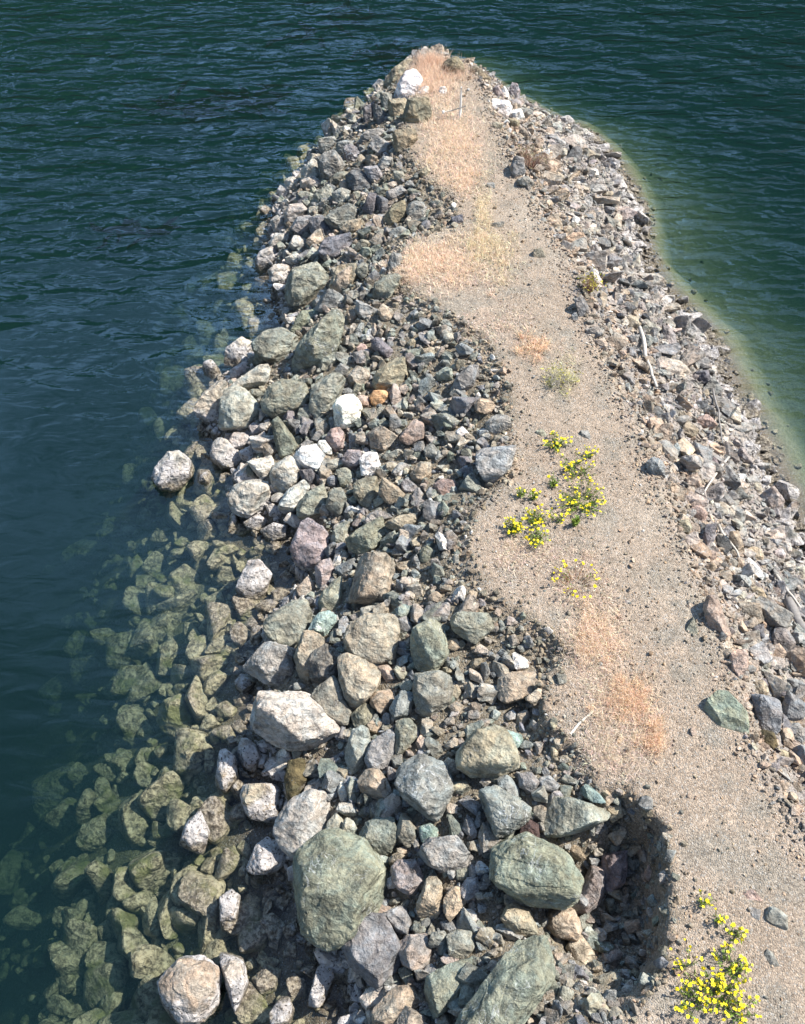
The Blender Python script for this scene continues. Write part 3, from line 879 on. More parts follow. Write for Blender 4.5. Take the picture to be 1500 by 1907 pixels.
def water_mats():
    N = NT("sea_water")
    pos = N.n("NewGeometry").outputs['Position']
    mp = N.n("Mapping"); mp.inputs['Rotation'].default_value = (0, 0, math.radians(-12)); mp.inputs['Scale'].default_value = (.55, 1.25, 1)
    N.l(pos, mp.inputs[0]); q = mp.outputs[0]
    h = N.math('ADD', N.math('MULTIPLY', N.noise(q, .8, 1, .4, .6), 1.0), N.math('MULTIPLY', N.noise(q, 2.6, 2, .45, .7), .45))
    # wind makes the outer water choppier than the sheltered water beside the rocks
    xyz = N.n("SeparateXYZ"); N.l(pos, xyz.inputs[0])
    gust = N.math('MULTIPLY_ADD', N.ramp(N.math('ADD', xyz.outputs[1], N.math('MULTIPLY', N.noise(pos, .25, 2), 8.0)), 15.0, 29.0), .62, .12)
    bp = N.n("Bump", i_Distance=.28); N.put(gust, bp.inputs['Strength']); N.l(h, bp.inputs['Height'])
    gl = N.n("BsdfGlossy", i_Roughness=.04); gl.inputs['Color'].default_value = (1, 1, 1, 1)
    N.l(bp.outputs[0], gl.inputs['Normal'])
    # Schlick's curve for water, the same from above and below (the surface does not bend light here)
    ge = N.n("NewGeometry"); dt = N.n("VectorMath", operation='DOT_PRODUCT'); N.l(ge.outputs['Incoming'], dt.inputs[0]); N.l(bp.outputs[0], dt.inputs[1])
    om = N.math('SUBTRACT', 1.0, N.math('ABSOLUTE', dt.outputs['Value']), clamp=True)
    fres = N.math('MULTIPLY_ADD', N.math('POWER', om, 5.0), .975, .022)
    tr = N.n("BsdfTransparent")
    mx = N.n("MixShader"); N.l(fres, mx.inputs[0]); N.l(tr.outputs[0], mx.inputs[1]); N.l(gl.outputs[0], mx.inputs[2])
    N.l(mx.outputs[0], N.out.inputs['Surface'])
    ab = N.n("VolumeAbsorption", i_Density=1.6); ab.inputs['Color'].default_value = (.61, .70, .67, 1)
    s2 = N.n("VolumeScatter", i_Density=.046, i_Anisotropy=.0); s2.inputs['Color'].default_value = (.22, .70, .80, 1)
    a2 = N.n("AddShader"); N.l(ab.outputs[0], a2.inputs[0]); N.l(s2.outputs[0], a2.inputs[1]); N.l(a2.outputs[0], N.out.inputs['Volume'])
    return N.m
M_WATER = water_mats()

def plain(name, col, rough=.8, var=.3, scale=30):
    N = NT(name); pos = N.n("NewGeometry").outputs['Position']
    v = N.math('MULTIPLY_ADD', N.math('SUBTRACT', N.noise(pos, scale, 4, .65), .5), var * 2.5, 1.0)
    rgb = N.n("RGB"); rgb.outputs[0].default_value = (*col, 1)
    b = N.n("BsdfPrincipled", i_Roughness=rough); N.l(N.scale(rgb.outputs[0], v), b.inputs['Base Color'])
    bp = N.n("Bump", i_Strength=.5, i_Distance=.01); N.l(N.noise(pos, scale * 2, 3), bp.inputs['Height']); N.l(bp.outputs[0], b.inputs['Normal'])
    N.l(b.outputs[0], N.out.inputs[0]); return N.m
def attr_mat(name, rough=.8, trans=0.0):
    N = NT(name); at = N.n("Attribute", attribute_name="tint")
    b = N.n("BsdfDiffuse"); N.l(at.outputs['Color'], b.inputs[0]); o = b.outputs[0]
    if trans:
        t = N.n("BsdfTranslucent"); N.l(at.outputs['Color'], t.inputs[0])
        m = N.n("MixShader"); m.inputs[0].default_value = trans; N.l(o, m.inputs[1]); N.l(t.outputs[0], m.inputs[2]); o = m.outputs[0]
    N.l(o, N.out.inputs[0]); return N.m
M_GRASS = attr_mat("dry_grass_blade", trans=.3)
M_LEAF = attr_mat("green_leaf", trans=.3)
M_PETAL = plain("yellow_petal", (.80, .62, .004), .6, .1)
M_WOOD = plain("bleached_driftwood", (.42, .385, .33), .85, .5)
M_GREYWOOD = plain("grey_driftwood", (.20, .185, .17), .9, .5, 18)
M_WHITE = plain("white_paint", (.80, .79, .76), .6, .1)
M_TWIG = plain("reddish_twig", (.30, .17, .12), .9, .3)
M_KELP = plain("brown_kelp", (.004, .002, .002), 1.0, .4, 6)
for _n in M_KELP.node_tree.nodes:
    if _n.type == "BSDF_PRINCIPLED": _n.inputs["Specular IOR Level"].default_value = 0

# ---------------------------------------------------------------- ground: jetty, shore and sea bed as one sheet
PATCH = [(812,150,42,45,0),(845,262,55,60,0),(855,335,32,30,0),(900,395,18,55,1),(815,490,75,42,0),(915,470,50,40,1),(990,648,32,24,2),(1040,700,30,28,3),
 (965,1035,50,36,4),(1050,1030,45,22,4),(1070,1090,60,45,4),(1110,1185,42,50,0),(1165,1310,42,42,2),(1215,1375,26,30,2),(1150,1345,50,60,4),(910,600,60,30,4),
 (1110,1260,45,50,4),(1150,1420,45,35,4),(760,512,25,15,0),(880,520,60,20,4),(1120,1400,50,40,4)]
PCOL = [(.52,.39,.29),(.50,.40,.28),(.52,.36,.25),(.42,.38,.25),(.46,.35,.27)]
def extend(a, b, step, far, g=1.18):
    c = list(np.arange(a, b + 1e-6, step)); s = step
    while c[-1] < far: s *= g; c.append(c[-1] + s)
    s = step; d = []
    x = a
    while x > -far: s *= g; x -= s; d.append(x)
    return np.array(d[::-1] + c)
def build_ground():
    X = extend(-9.5, 8.5, .045, 450); Y = extend(0.2, 31.5, .05, 450)
    xx, yy = np.meshgrid(X, Y); P = np.stack([xx.ravel(), yy.ravel()], 1)
    z = np.full(len(P), -9.0)
    near = (P[:, 0] > -30) & (P[:, 0] < 32) & (P[:, 1] > -9) & (P[:, 1] < 50)
    z[near] = height(P[near]) if False else 0
    z[near] = height(P[near])
    z[~near] = -9
    # ground behind the camera keeps the last cross-section
    beh = P[:, 1] <= -4
    if beh.any(): z[beh] = -9
    nx, ny = len(X), len(Y)
    i = np.arange(nx * ny).reshape(ny, nx)
    F = np.stack([i[:-1, :-1].ravel(), i[:-1, 1:].ravel(), i[1:, 1:].ravel(), i[1:, :-1].ravel()], 1)
    o = link("ground", np.column_stack([P, z]), F, M_SOIL, smooth=True)
    tag(o, kind='structure')
    w, c, s, left = zones(P[near])
    x, y = P[near].T
    n1 = fbm2(x, y, .9, 4, 41); n2 = fbm2(x, y, 3.0, 3, 44)
    path = np.array([.335, .265, .20]); grey = np.array([.22, .205, .17]); earth = np.array([.20, .17, .125]); shale = np.array([.30, .265, .235])
    cpath = path[None] * (1 + .18 * n1[:, None]) ; k = sstep(-.1, .5, n2 + n1 * .6)[:, None]
    cpath = cpath * (1 - k * .6) + grey * k * .6
    k = sstep(.1, .6, fbm2(x, y, .6, 3, 91))[:, None]; cpath = cpath * (1 - k * .5) + np.array([.40, .345, .275]) * k * .5
    slope = np.where(left[:, None], earth, shale) * (1 + .2 * n2[:, None])
    k = sstep(-.55, .20, c + .55 * n2)[:, None]
    col = slope * (1 - k) + cpath * k
    uz = z[near]
    k = sstep(.25, -.05, uz)[:, None]
    col = col * (1 - k) + np.array([.15, .12, .085]) * k
    k = sstep(-.05, -.5, uz)[:, None]
    col = col * (1 - k) + np.where((P[near][:, 0] > spine_x(P[near][:, 1]))[:, None], np.array([.25, .24, .145]), np.array([.17, .155, .09])) * k
    px, py, _ = project(P_with_z(P[near], uz))
    for (a, b, ra, rb, t) in PATCH:
        q = np.hypot((px - a) / ra, (py - b) / rb) + .55 * n2
        kk = (sstep(1.6, .1, q) * .55)[:, None]
        col = col * (1 - kk) + np.array(PCOL[t]) * .8 * kk
    full = np.tile(np.array([.06, .07, .05]), (len(P), 1)); full[near] = col
    set_tint(o, np.column_stack([full, np.ones(len(P))]))
def P_with_z(p, z): return np.column_stack([p, z])
build_ground()

# ---------------------------------------------------------------- water, one closed body
def build_water():
    x0, x1, y0, y1 = -440, 440, -60, 440
    me_v = [(x0,y0,0),(x1,y0,0),(x1,y1,0),(x0,y1,0),(x0,y0,-12),(x1,y0,-12),(x1,y1,-12),(x0,y1,-12)]
    me_f = [(0,1,2,3),(7,6,5,4),(0,4,5,1),(1,5,6,2),(2,6,7,3),(3,7,4,0)]
    o = link("water", me_v, me_f, M_WATER); tag(o, kind='structure')
build_water()

# wooded shore across the bay: outside the frame, seen only as the dark green reflection
def build_shore():
    n = 90; V = []; F = []
    a = np.linspace(-1.25, 1.25, n)
    rows = [(95, -12, 0), (100, 3, .1), (120, 30, .35), (150, 68, .75), (190, 102, 1), (260, 112, 1)]
    for r, h, k in rows:
        x = np.sin(a) * r * 1.3; y = np.cos(a) * r * .9 + 12
        hh = h * (1 - k * .20 * sstep(.35, -.1, a)) * (1 + k * .22 * fbm2(a * 3, a * 0, 1.3, 3, 77)) + k * 22 * sstep(-.1, .5, a) * 1
        V += list(zip(x, y, hh))
    for j in range(len(rows) - 1):
        for i in range(n - 1): F.append((j * n + i, j * n + i + 1, (j + 1) * n + i + 1, (j + 1) * n + i))
    o = link("hills", V, F, plain("forest_floor", (.03, .05, .02), .95, .4, .2), smooth=True); tag(o, kind='structure')
    # conifers on it, one wood
    V = np.array(V).reshape(len(rows), n, 3); pts = []
    for _ in range(5200):
        j = rng.uniform(1.0, 4.4); i = rng.uniform(0, n - 1.01); ji, ii = int(j), int(i); fj, fi = j - ji, i - ii
        p = (V[ji, ii] * (1 - fi) + V[ji, ii + 1] * fi) * (1 - fj) + (V[ji + 1, ii] * (1 - fi) + V[ji + 1, ii + 1] * fi) * fj
        pts.append(p)
    pts = np.array(pts); vv = []; ff = []; cc = []
    for k, p in enumerate(pts):
        hgt = rng.uniform(7, 15); rad = hgt * rng.uniform(.16, .24); ph = rng.uniform(0, 6)
        g = np.array([.038, .14, .032]) * rng.uniform(.6, 1.7) + np.array([.012, .008, 0]) * rng.uniform(0, 1)
        for tier in range(3):
            b = len(vv); zb = p[2] + hgt * (.08 + .27 * tier); zt = zb + hgt * (.5 if tier < 2 else .38); rr = rad * (1 - .28 * tier)
            for q in range(7):
                an = ph + tier + q / 7 * 2 * math.pi; s = rr * (1.15 if q % 2 else .75)
                vv.append((p[0] + s * math.cos(an), p[1] + s * math.sin(an), zb - .4 * (q % 2)))
            vv.append((p[0], p[1], zt))
            ff += [(b + q, b + (q + 1) % 7, b + 7) for q in range(7)]; cc += [g] * 8
    o = link("forest", vv, ff, M_LEAF); set_tint(o, np.column_stack([np.array(cc), np.ones(len(cc))])); tag(o, kind='stuff')
build_shore()

# ---------------------------------------------------------------- boulders traced one by one
def rock_shape(dirs, planes, p):
    N = np.array([q[0] for q in planes]); D = np.array([q[1] for q in planes])
    c = np.maximum(dirs @ N.T / D, 0)
    m = c.max(1)
    return 1.0 / (m * ((c / m[:, None]) ** p).sum(1) ** (1.0 / p))

def unit(v): return v / np.linalg.norm(v)
MASKS = 2
mask = np.zeros((int(IH / MASKS) + 40, int(IW / MASKS) + 40), bool)
def stamp(poly):
    q = poly / MASKS + 10
    x0, y0 = np.floor(q.min(0)).astype(int) - 1; x1, y1 = np.ceil(q.max(0)).astype(int) + 1
    x0, y0 = max(x0, 0), max(y0, 0); x1, y1 = min(x1, mask.shape[1]), min(y1, mask.shape[0])
    if x1 <= x0 or y1 <= y0: return
    xx, yy = np.meshgrid(np.arange(x0, x1) + .5, np.arange(y0, y1) + .5)
    ins = np.zeros(xx.shape, bool); n = len(q)
    for i in range(n):
        a, b = q[i], q[(i + 1) % n]
        c = (a[1] > yy) != (b[1] > yy)
        xi = a[0] + (yy - a[1]) / (b[1] - a[1] if b[1] != a[1] else 1e-9) * (b[0] - a[0])
        ins ^= c & (xx < xi)
    mask[y0:y1, x0:x1] |= ins
def covered_r(px, py, r):          # the same for a stone of radius r pixels
    out = covered(px, py)
    for a in range(8):
        out |= covered(px + r * math.cos(a * .785), py + r * math.sin(a * .785))
    return out
def covered(px, py):
    i = np.clip((np.asarray(py) / MASKS + 10).astype(int), 0, mask.shape[0] - 1); j = np.clip((np.asarray(px) / MASKS + 10).astype(int), 0, mask.shape[1] - 1)
    return mask[i, j]

def parse():
    out = []; ox = oy = 0; s = 1
    for ln in ROCKS.strip().splitlines():
        if ln[0] == '#':
            ox, oy, s = map(float, ln[1:].split()); continue
        parts = ln.split('|'); tk = parts[0].split()
        poly = np.array([[float(v) for v in t.split(',')] for t in tk[1:]]) / s + np.array([ox, oy])
        out.append(dict(tone=tk[0], poly=poly, label=parts[1] if len(parts) > 1 and parts[1] else None, key=parts[2] if len(parts) > 2 and parts[2] else None))
    return out
rocks = parse()

def hull(p):
    p = sorted(map(tuple, p)); 
    def half(ps):
        h = []
        for q in ps:
            while len(h) > 1 and (h[-1][0]-h[-2][0])*(q[1]-h[-2][1])-(h[-1][1]-h[-2][1])*(q[0]-h[-2][0]) <= 0: h.pop()
            h.append(q)
        return h
    return np.array(half(p)[:-1] + half(p[::-1])[:-1])

for k, r in enumerate(rocks):
    rr = np.random.default_rng(1000 + k)
    poly = r['poly']; c = poly.mean(0); stamp(poly)
    area = .5 * abs(np.dot(poly[:, 0], np.roll(poly[:, 1], -1)) - np.dot(poly[:, 1], np.roll(poly[:, 0], -1)))
    under = r['tone'] == 's'
    h = hit(c[0], c[1], None if under else .0)
    d = unit(CAMP - h); depth = (h - CAMP) @ FWD; mpp = depth / FPX
    u = unit(np.cross([0, 0, 1.0], d)); v = np.cross(d, u)
    rad = math.sqrt(area) * mpp * .56                 # mean radius in metres
    q = hull(poly); q2 = (q - c) * mpp * np.array([1, -1]); q2 = q2[::-1] * (1.28 if r['tone'] == 'q' and c[1] < 300 else (1.10 if rad < .4 else 1.05)) if not under else q2[::-1] * 1.05
    C = h + d * rad * ((.30 + .34 * d[2]) if r['tone'] != 'E' else .35) * (1.5 if r['tone'] == 'q' else 1) + np.array([0, 0, rad * .08])
    r['rad'] = rad; r['C'] = C; r['c'] = c
    bed = r['tone'] == 'E' or (zones(h[None, :2])[1][0] > .12 and c[1] > 280 and r['tone'] != 'q')
    if bed: C = h + d * rad * .12
    g = float(hz(h[0], h[1])); below = max(0, h[2] - g)
    pl = []
    n = len(q2)
    for i in range(n):
        a, b = q2[i], q2[(i + 1) % n]; e = b - a; L = np.linalg.norm(e)
        if L < 1e-4: continue
        nr = np.array([e[1], -e[0]]) / L
        dist = nr @ a
        if dist < 0: nr, dist = -nr, -dist
        dist = max(dist, rad * .35)
        tf = rr.uniform(.05, .75) if not under else rr.uniform(.2, .8)
        for t in (tf, -rr.uniform(.05, .5) if not below else -.05):
            nn = np.array([nr[0], nr[1], t]); l = np.linalg.norm(nn); pl.append((nn / l, dist / l))
    top = rad * rr.uniform(.55, .85)
    if bed: top *= .42
    sunl = np.array([u @ np.array(sdir), v @ np.array(sdir)])
    for i in range((3 if r['tone'] not in 'DnbT' else 2) + (2 if rad > .42 else 0)):
        a = rr.uniform(0, 2 * math.pi); t = rr.uniform(.15, .95) if i else .12
        nn = unit(np.array([math.cos(a) * t, math.sin(a) * t, 1]))
        pl.append((nn, max(top * rr.uniform(.9, 1.1), .93 * max(q2 @ nn[:2])) if not bed or i else top))
    for i in range(6):                                 # chips off the corners
        nn = unit(rr.normal(size=3)); 
        sup = 1 / max((nn @ pn) / pd for pn, pd in pl)
        pl.append((nn, sup * rr.uniform(.87, .98)))
    pl.append((np.array([0, 0, -1.0]), rad * 1.15 + below * 1.4)); 
    big = rad * 2 / mpp * .54
    lev = 5 if big > 62 else (4 if big > 17 else 3)
    V, F = ICO[lev]
    tint, sharp, word = TONE[r['tone']]
    P = rock_shape(V, pl, sharp * 2.2 * rr.uniform(.8, 1.4))
    X = V * P[:, None]
    S = 1.0 / rad
    ph = rr.uniform(0, 50, 3)
    dsp = .035 * fbm(X * S * 1.3 + ph, 3, k) + .055 * (1 - 2 * np.abs(fbm(X * S * 2.4 + ph, 4, k + 5))) + .016 * fbm(X * 16 + ph, 3, 3)/max(rad, .15)*.4
    if r['tone'] in 'wWsak': dsp += .05 * fbm(X * S * 4 + ph, 3, k + 9)
    # layered fracture steps
    ax = unit(rr.normal(size=3)); lay = (X @ ax) * S * rr.uniform(2.5, 5) + .7 * fbm(X * S * 1.1 + ph, 2, k)
    dsp += (.028 if r['tone'] not in 'wqsaop' else .0) * (np.floor(lay) - lay + .5)
    X = X * (1 + dsp)[:, None]
    W = X[:, :1] * u + X[:, 1:2] * v + X[:, 2:3] * d
    nm = 'submerged_boulder' if under else ('boulder' if rad > .24 else 'rock')
    o = link(nm, W, F, M_ROCK); o.location = C
    j = rr.uniform(.88, 1.14); hs = rr.normal(size=3) * .025
    o.color = (*[max(.02, min(1, tint[i] * j * (1 + hs[i]))) for i in range(3)], tint[3])
    r['obj'] = o; r['word'] = word; r['nm'] = nm; r['under'] = under
    e = np.cov(((poly - c)).T); w_ = np.sqrt(np.linalg.eigvalsh(e)); r['asp'] = w_[1] / max(w_[0], 1e-6); r['nv'] = len(poly)

# labels: hand-written where the rock stands out, else what it looks like and which landmark it lies beside
keys = [r for r in rocks if r['key']]
used = set(r['label'] for r in rocks if r['label'])
def rel(a, b):
    dx, dy = a - b; ang = math.degrees(math.atan2(-dy, dx)) % 360
    return ['right of', 'behind and right of', 'behind', 'behind and left of', 'left of', 'in front and left of', 'in front of', 'in front and right of'][int((ang + 22.5) // 45) % 8]
for r in rocks:
    if r['label']: continue
    sz = 'small' if r['rad'] < .16 else ('medium' if r['rad'] < .30 else 'large')
    shp = 'long' if r['asp'] > 1.9 else ('angular' if r['nv'] <= 5 else 'rounded')
    kind = 'boulder' if r['nm'] != 'rock' else 'rock'
    near = sorted(keys, key=lambda t: np.hypot(*(t['c'] - r['c'])))[:9]
    lab = None
    for dist, wd in ((0, ''), (1, 'just '), (2, 'a little further '), (3, 'next but one ')):
        for t in near[:4 if dist else 5]:
            s = f"{sz} {shp} {r['word']} {kind} {wd}{rel(r['c'], t['c'])} {LAND[t['key']]}"
            if s not in used and len(s.split()) <= 16: lab = s; break
        if lab: break
    used.add(lab); r['label'] = lab
for r in rocks:
    tag(r['obj'], r['label'], 'sunken boulder' if r['under'] else ('boulder' if r['nm'] == 'boulder' else 'rock'),
        group={'boulder': 'boulders armouring the breakwater', 'rock': 'loose rocks on the breakwater', 'submerged_boulder': 'boulders under the shallow water'}[r['nm']])
# ---------------------------------------------------------------- rubble and gravel nobody could count
def protos(n, lev, sharp=16, rough=.06, flat=(.45, 1.0)):
    V, F = ICO[lev]; out = []
    for k in range(n):
        rr = np.random.default_rng(300 + k + lev * 50)
        pl = []
        for i in range(9):
            pl.append((unit(rr.normal(size=3)), rr.uniform(.55, .95)))
        for ax in np.eye(3):
            pl.append((ax, 1.1)); pl.append((-ax, 1.1))
        X = V * rock_shape(V, pl, sharp)[:, None]
        X = X * (1 + rough * fbm(X * 2.5 + k * 7, 3, k))[:, None]
        X *= np.array([1, rr.uniform(.5, .9), rr.uniform(*flat)])
        out.append(X)
    return out, F
PAL = {
 'left':  [(.31,.275,.23),(.28,.27,.24),(.22,.235,.215),(.235,.25,.255),(.27,.245,.22),(.26,.255,.25),(.19,.21,.19),(.33,.30,.265),(.21,.215,.23),(.25,.265,.24)],
 'right': [(.32,.30,.285),(.29,.27,.26),(.35,.31,.275),(.27,.27,.275),(.22,.22,.225),(.34,.30,.26),(.30,.30,.29),(.40,.37,.34),(.17,.17,.175),(.24,.225,.22)],

 'path':  [(.38,.31,.24),(.35,.28,.21),(.31,.27,.22),(.27,.255,.22),(.43,.33,.24),(.44,.39,.33),(.24,.235,.21),(.40,.30,.215)],
 'under': [(.40,.39,.28),(.30,.29,.20),(.22,.22,.15),(.36,.33,.26)]}
PALE = [(.50,.47,.44),(.45,.42,.39),(.55,.52,.49)]
TAN = [(.38,.315,.25),(.34,.285,.235),(.40,.31,.245),(.31,.275,.23),(.36,.29,.24)]
EARTH = [(.30,.25,.19),(.27,.235,.185),(.24,.22,.18),(.32,.27,.21),(.21,.205,.18)]
def scatter(name, pts, size, pal, lev, sink=.25, seed=0, flatness=(.45, 1.0), tilt=.6, kind='stuff', sharp=16, white=.01, pal2=None, mixw=None):
    rr = np.random.default_rng(seed); n = len(pts)
    PR, F = protos(10, lev, sharp, .05 if lev > 1 else .0, flatness)
    nv = len(PR[0]); V = np.empty((n, nv, 3), np.float32); T = np.empty((n, 4), np.float32)
    which = rr.integers(0, len(PR), n)
    a = rr.uniform(0, 2 * math.pi, n); tx = rr.normal(size=n) * tilt * .5; ty = rr.normal(size=n) * tilt * .5
    ca, sa = np.cos(a), np.sin(a)
    base = np.array(PR)[which] * size[:, None, None]
    x = base[..., 0] * ca[:, None] - base[..., 1] * sa[:, None]; y = base[..., 0] * sa[:, None] + base[..., 1] * ca[:, None]; z = base[..., 2]
    c, s = np.cos(tx)[:, None], np.sin(tx)[:, None]; y, z = y * c - z * s, y * s + z * c
    c, s = np.cos(ty)[:, None], np.sin(ty)[:, None]; x, z = x * c + z * s, -x * s + z * c
    V[..., 0] = x + pts[:, 0:1]; V[..., 1] = y + pts[:, 1:2]; V[..., 2] = z + (pts[:, 2] + size * (.5 - sink))[:, None]
    P = np.array(pal)[rr.integers(0, len(pal), n)] * rr.uniform(.75, 1.25, (n, 1)) * (1 + rr.normal(size=(n, 3)) * .02)
    if pal2 is not None:
        P2 = np.array(pal2)[rr.integers(0, len(pal2), n)] * rr.uniform(.7, 1.3, (n, 1)); k = rr.random(n) < mixw; P[k] = P2[k]
    wq = rr.random(n) < white; P[wq] = (.62, .61, .60)
    T[:, :3] = P; T[:, 3] = rr.random(n) ** 3 * .8
    FF = (F[None] + (np.arange(n) * nv)[:, None, None]).reshape(-1, 3)
    o = link(name, V.reshape(-1, 3), FF, M_RUB)
    set_tint(o, np.repeat(T, nv, 0)); tag(o, kind=kind)
    return o
def jitter(x0, x1, y0, y1, cell, seed):
    rr = np.random.default_rng(seed)
    X, Y = np.meshgrid(np.arange(x0, x1, cell), np.arange(y0, y1, cell))
    X = X.ravel() + rr.uniform(-.5, .5, X.size) * cell * 1.3; Y = Y.ravel() + rr.uniform(-.5, .5, Y.size) * cell * 1.3
    return np.stack([X, Y], 1), rr
def prep(cell, seed, box=(-8.5, 9.5, .8, 31)):
    P, rr = jitter(*box, cell, seed)
    z = hz(P[:, 0], P[:, 1]); p3 = np.column_stack([P, z])
    px, py, dz = project(p3)
    ok = (px > -60) & (px < IW + 60) & (py > -20) & (py < IH + 60)
    p3 = p3[ok]; px = px[ok]; py = py[ok]
    w, c, s, left = zones(p3[:, :2])
    return p3, px, py, w, c, s, left, rr

def rubble():
    pz = fbm2
    # left bank, three grades: coarse near the water, earthy and fine under the path rim
    def lt(w, c): return w / (w - np.minimum(c, 0) + 1e-6)
    for (cell, sd_, s0, s1, hi, lo, sink, lev) in ((.52, 10, .22, .33, 1.1, 1.25, .25, 4), (.26, 11, .12, .21, 1.45, 1.30, .18, 4), (.16, 31, .065, .13, 1.3, 1.0, .08, 3)):
        p, px, py, w, c, s, left, rr = prep(cell, sd_)
        t = lt(w, c); sz = rr.uniform(s0, s1, len(p)); dz = project(p)[2]
        keep = left & (w > .0) & (c < -.22 - s0) & ~covered_r(px, py, sz * .38 * FPX / dz) & (rr.random(len(p)) < np.clip(hi - t * lo, .03, .95))
        scatter("rubble", p[keep], sz[keep], PAL['left'], lev, sink, 21 + lev + sd_, tilt=1.0, sharp=60, pal2=PALE, mixw=np.clip(.75 - t[keep] * 2.6, 0, .7))
    p, px, py, w, c, s, left, rr = prep(.12, 12)
    t = lt(w, c)
    keep = left & (w > -.1) & (c < -.08) & (rr.random(len(p)) < .75 - .25 * t)
    scatter("rubble", p[keep], .035 + .05 * rr.random(keep.sum()) ** 1.6, PAL['left'], 2, .15, 22, tilt=.9, sharp=30)
    p, px, py, w, c, s, left, rr = prep(.06, 13)
    clump = fbm2(p[:, 0], p[:, 1], 1.4, 3, 61)
    keep = left & (w > .0) & (c < .03) & (rr.random(len(p)) < .40 + .5 * clump + .45 * (c > -.4))
    scatter("rubble", p[keep], .012 + .028 * rr.random(keep.sum()) ** 1.5, EARTH, 1, .2, 23, tilt=.8, sharp=30, pal2=PAL['left'], mixw=np.clip(1.1 - lt(w, c)[keep], 0, 1))
    # right bank: platy shale, greyer towards the water, tan near the path
    SH = (.18, .55)
    for (cell, sd_, prob, s0, s1, cmin, lev) in ((.42, 41, .50, .17, .34, -.3, 4), (.22, 14, .78, .08, .17, -.12, 3), (.115, 15, .85, .035, .085, .02, 2), (.06, 16, .8, .015, .038, .35, 1)):
        p, px, py, w, c, s, left, rr = prep(cell, sd_)
        t = lt(w, c)
        keep = ~left & (w > -.2) & (c < cmin) & (rr.random(len(p)) < prob * np.clip(1.25 - np.maximum(c, 0) * 3 - (t > .8) * .35 * (lev > 2), 0, 1))
        if lev > 2: keep &= ~covered(px, py)
        n = keep.sum(); sz = s0 + (s1 - s0) * rr.random(n) ** 1.4
        scatter("shale_rubble", p[keep], sz, PAL['right'], lev, .2, 24 + lev, SH if lev > 1 else (.3, .8), 1.1, sharp=40, white=.025, pal2=TAN, mixw=np.clip(t[keep] * 1.3 - .55, 0, .8))
    p, px, py, w, c, s, left, rr = prep(.10, 51)
    keep = left & (w > 0) & (c < .06) & (c > -.38) & (rr.random(len(p)) < .62)
    scatter("rubble", p[keep], .02 + .06 * rr.random(keep.sum()) ** 1.7, EARTH, 2, .3, 52, tilt=.8, sharp=24)
    p, px, py, w, c, s, left, rr = prep(.11, 57)
    dp = np.hypot(p[:, 0] - pitc[0], p[:, 1] - pitc[1])
    keep = left & (c < -.02) & (c > -.9) & (dp < 1.7) & ~covered(px, py) & (rr.random(len(p)) < .7)
    scatter("rubble", p[keep], .025 + .09 * rr.random(keep.sum()) ** 2, PAL['left'], 3, .25, 58, tilt=1.0, sharp=50)
    p, px, py, w, c, s, left, rr = prep(.30, 53)
    keep = (c > .1) & (rr.random(len(p)) < .22)
    scatter("gravel", p[keep], .014 + .04 * rr.random(keep.sum()) ** 2, PAL['path'], 2, .0, 54, sharp=24, white=.06)
    p, px, py, w, c, s, left, rr = prep(.075, 59)
    keep = left & (c > -.05) & (c < .8) & (rr.random(len(p)) < .5 * np.exp(-np.maximum(c, 0) / .2))
    scatter("gravel", p[keep], .012 + .035 * rr.random(keep.sum()) ** 2.2, EARTH, 1, .2, 60, sharp=24)
    # path pebbles
    p, px, py, w, c, s, left, rr = prep(.055, 17)
    cl = fbm2(p[:, 0], p[:, 1], .9, 3, 71)
    keep = (c > -.1) & (rr.random(len(p)) < np.clip(.22 + .6 * cl, .04, .9))
    scatter("gravel", p[keep], .008 + .02 * rr.random(keep.sum()) ** 2.5, PAL['path'], 1, .15, 27, sharp=20, white=.02)
    # stones under water
    p, px, py, w, c, s, left, rr = prep(.35, 18, (-10, 13, .3, 31))
    keep = (w < .05) & (s > -1.6) & ~covered(px, py) & (rr.random(len(p)) < np.where(s > 0, .85, .45) * np.where(left, 1, np.where(w > -.4, .15, .0)))
    sz = np.where(left[keep], (.13 + .30 * rr.random(keep.sum()) ** 1.6), rr.uniform(.06, .14, keep.sum()))
    k2 = p[keep][:, 2] + sz * .95 < np.where(rr.random(len(sz)) < .10, .12, -.03); sz = np.where(k2, sz, np.clip((-.02 - p[keep][:, 2]) / .9, .07, .34))
    scatter("seabed_stones", p[keep], sz, PAL['under'], 3, .1, 28, (.5, 1.0), .5, sharp=9, white=0)
    p, px, py, w, c, s, left, rr = prep(.19, 19, (-10, 13, .3, 31))
    keep = (w < .15) & (s > -1.2) & (rr.random(len(p)) < np.where(s > 0, .8, .35) * np.where(left, 1, np.where(w > -.45, 1.1, .05))) & ~covered(px, py)
    sz = np.where(left[keep], rr.uniform(.06, .14, keep.sum()), rr.uniform(.04, .09, keep.sum()))
    sz = np.clip(np.minimum(sz, (.03 - p[keep][:, 2]) / .9), .045, .2)
    scatter("seabed_stones", p[keep], sz, PAL['under'], 2, .15, 29, (.5, 1.0), .5, sharp=10, white=0)
rubble()

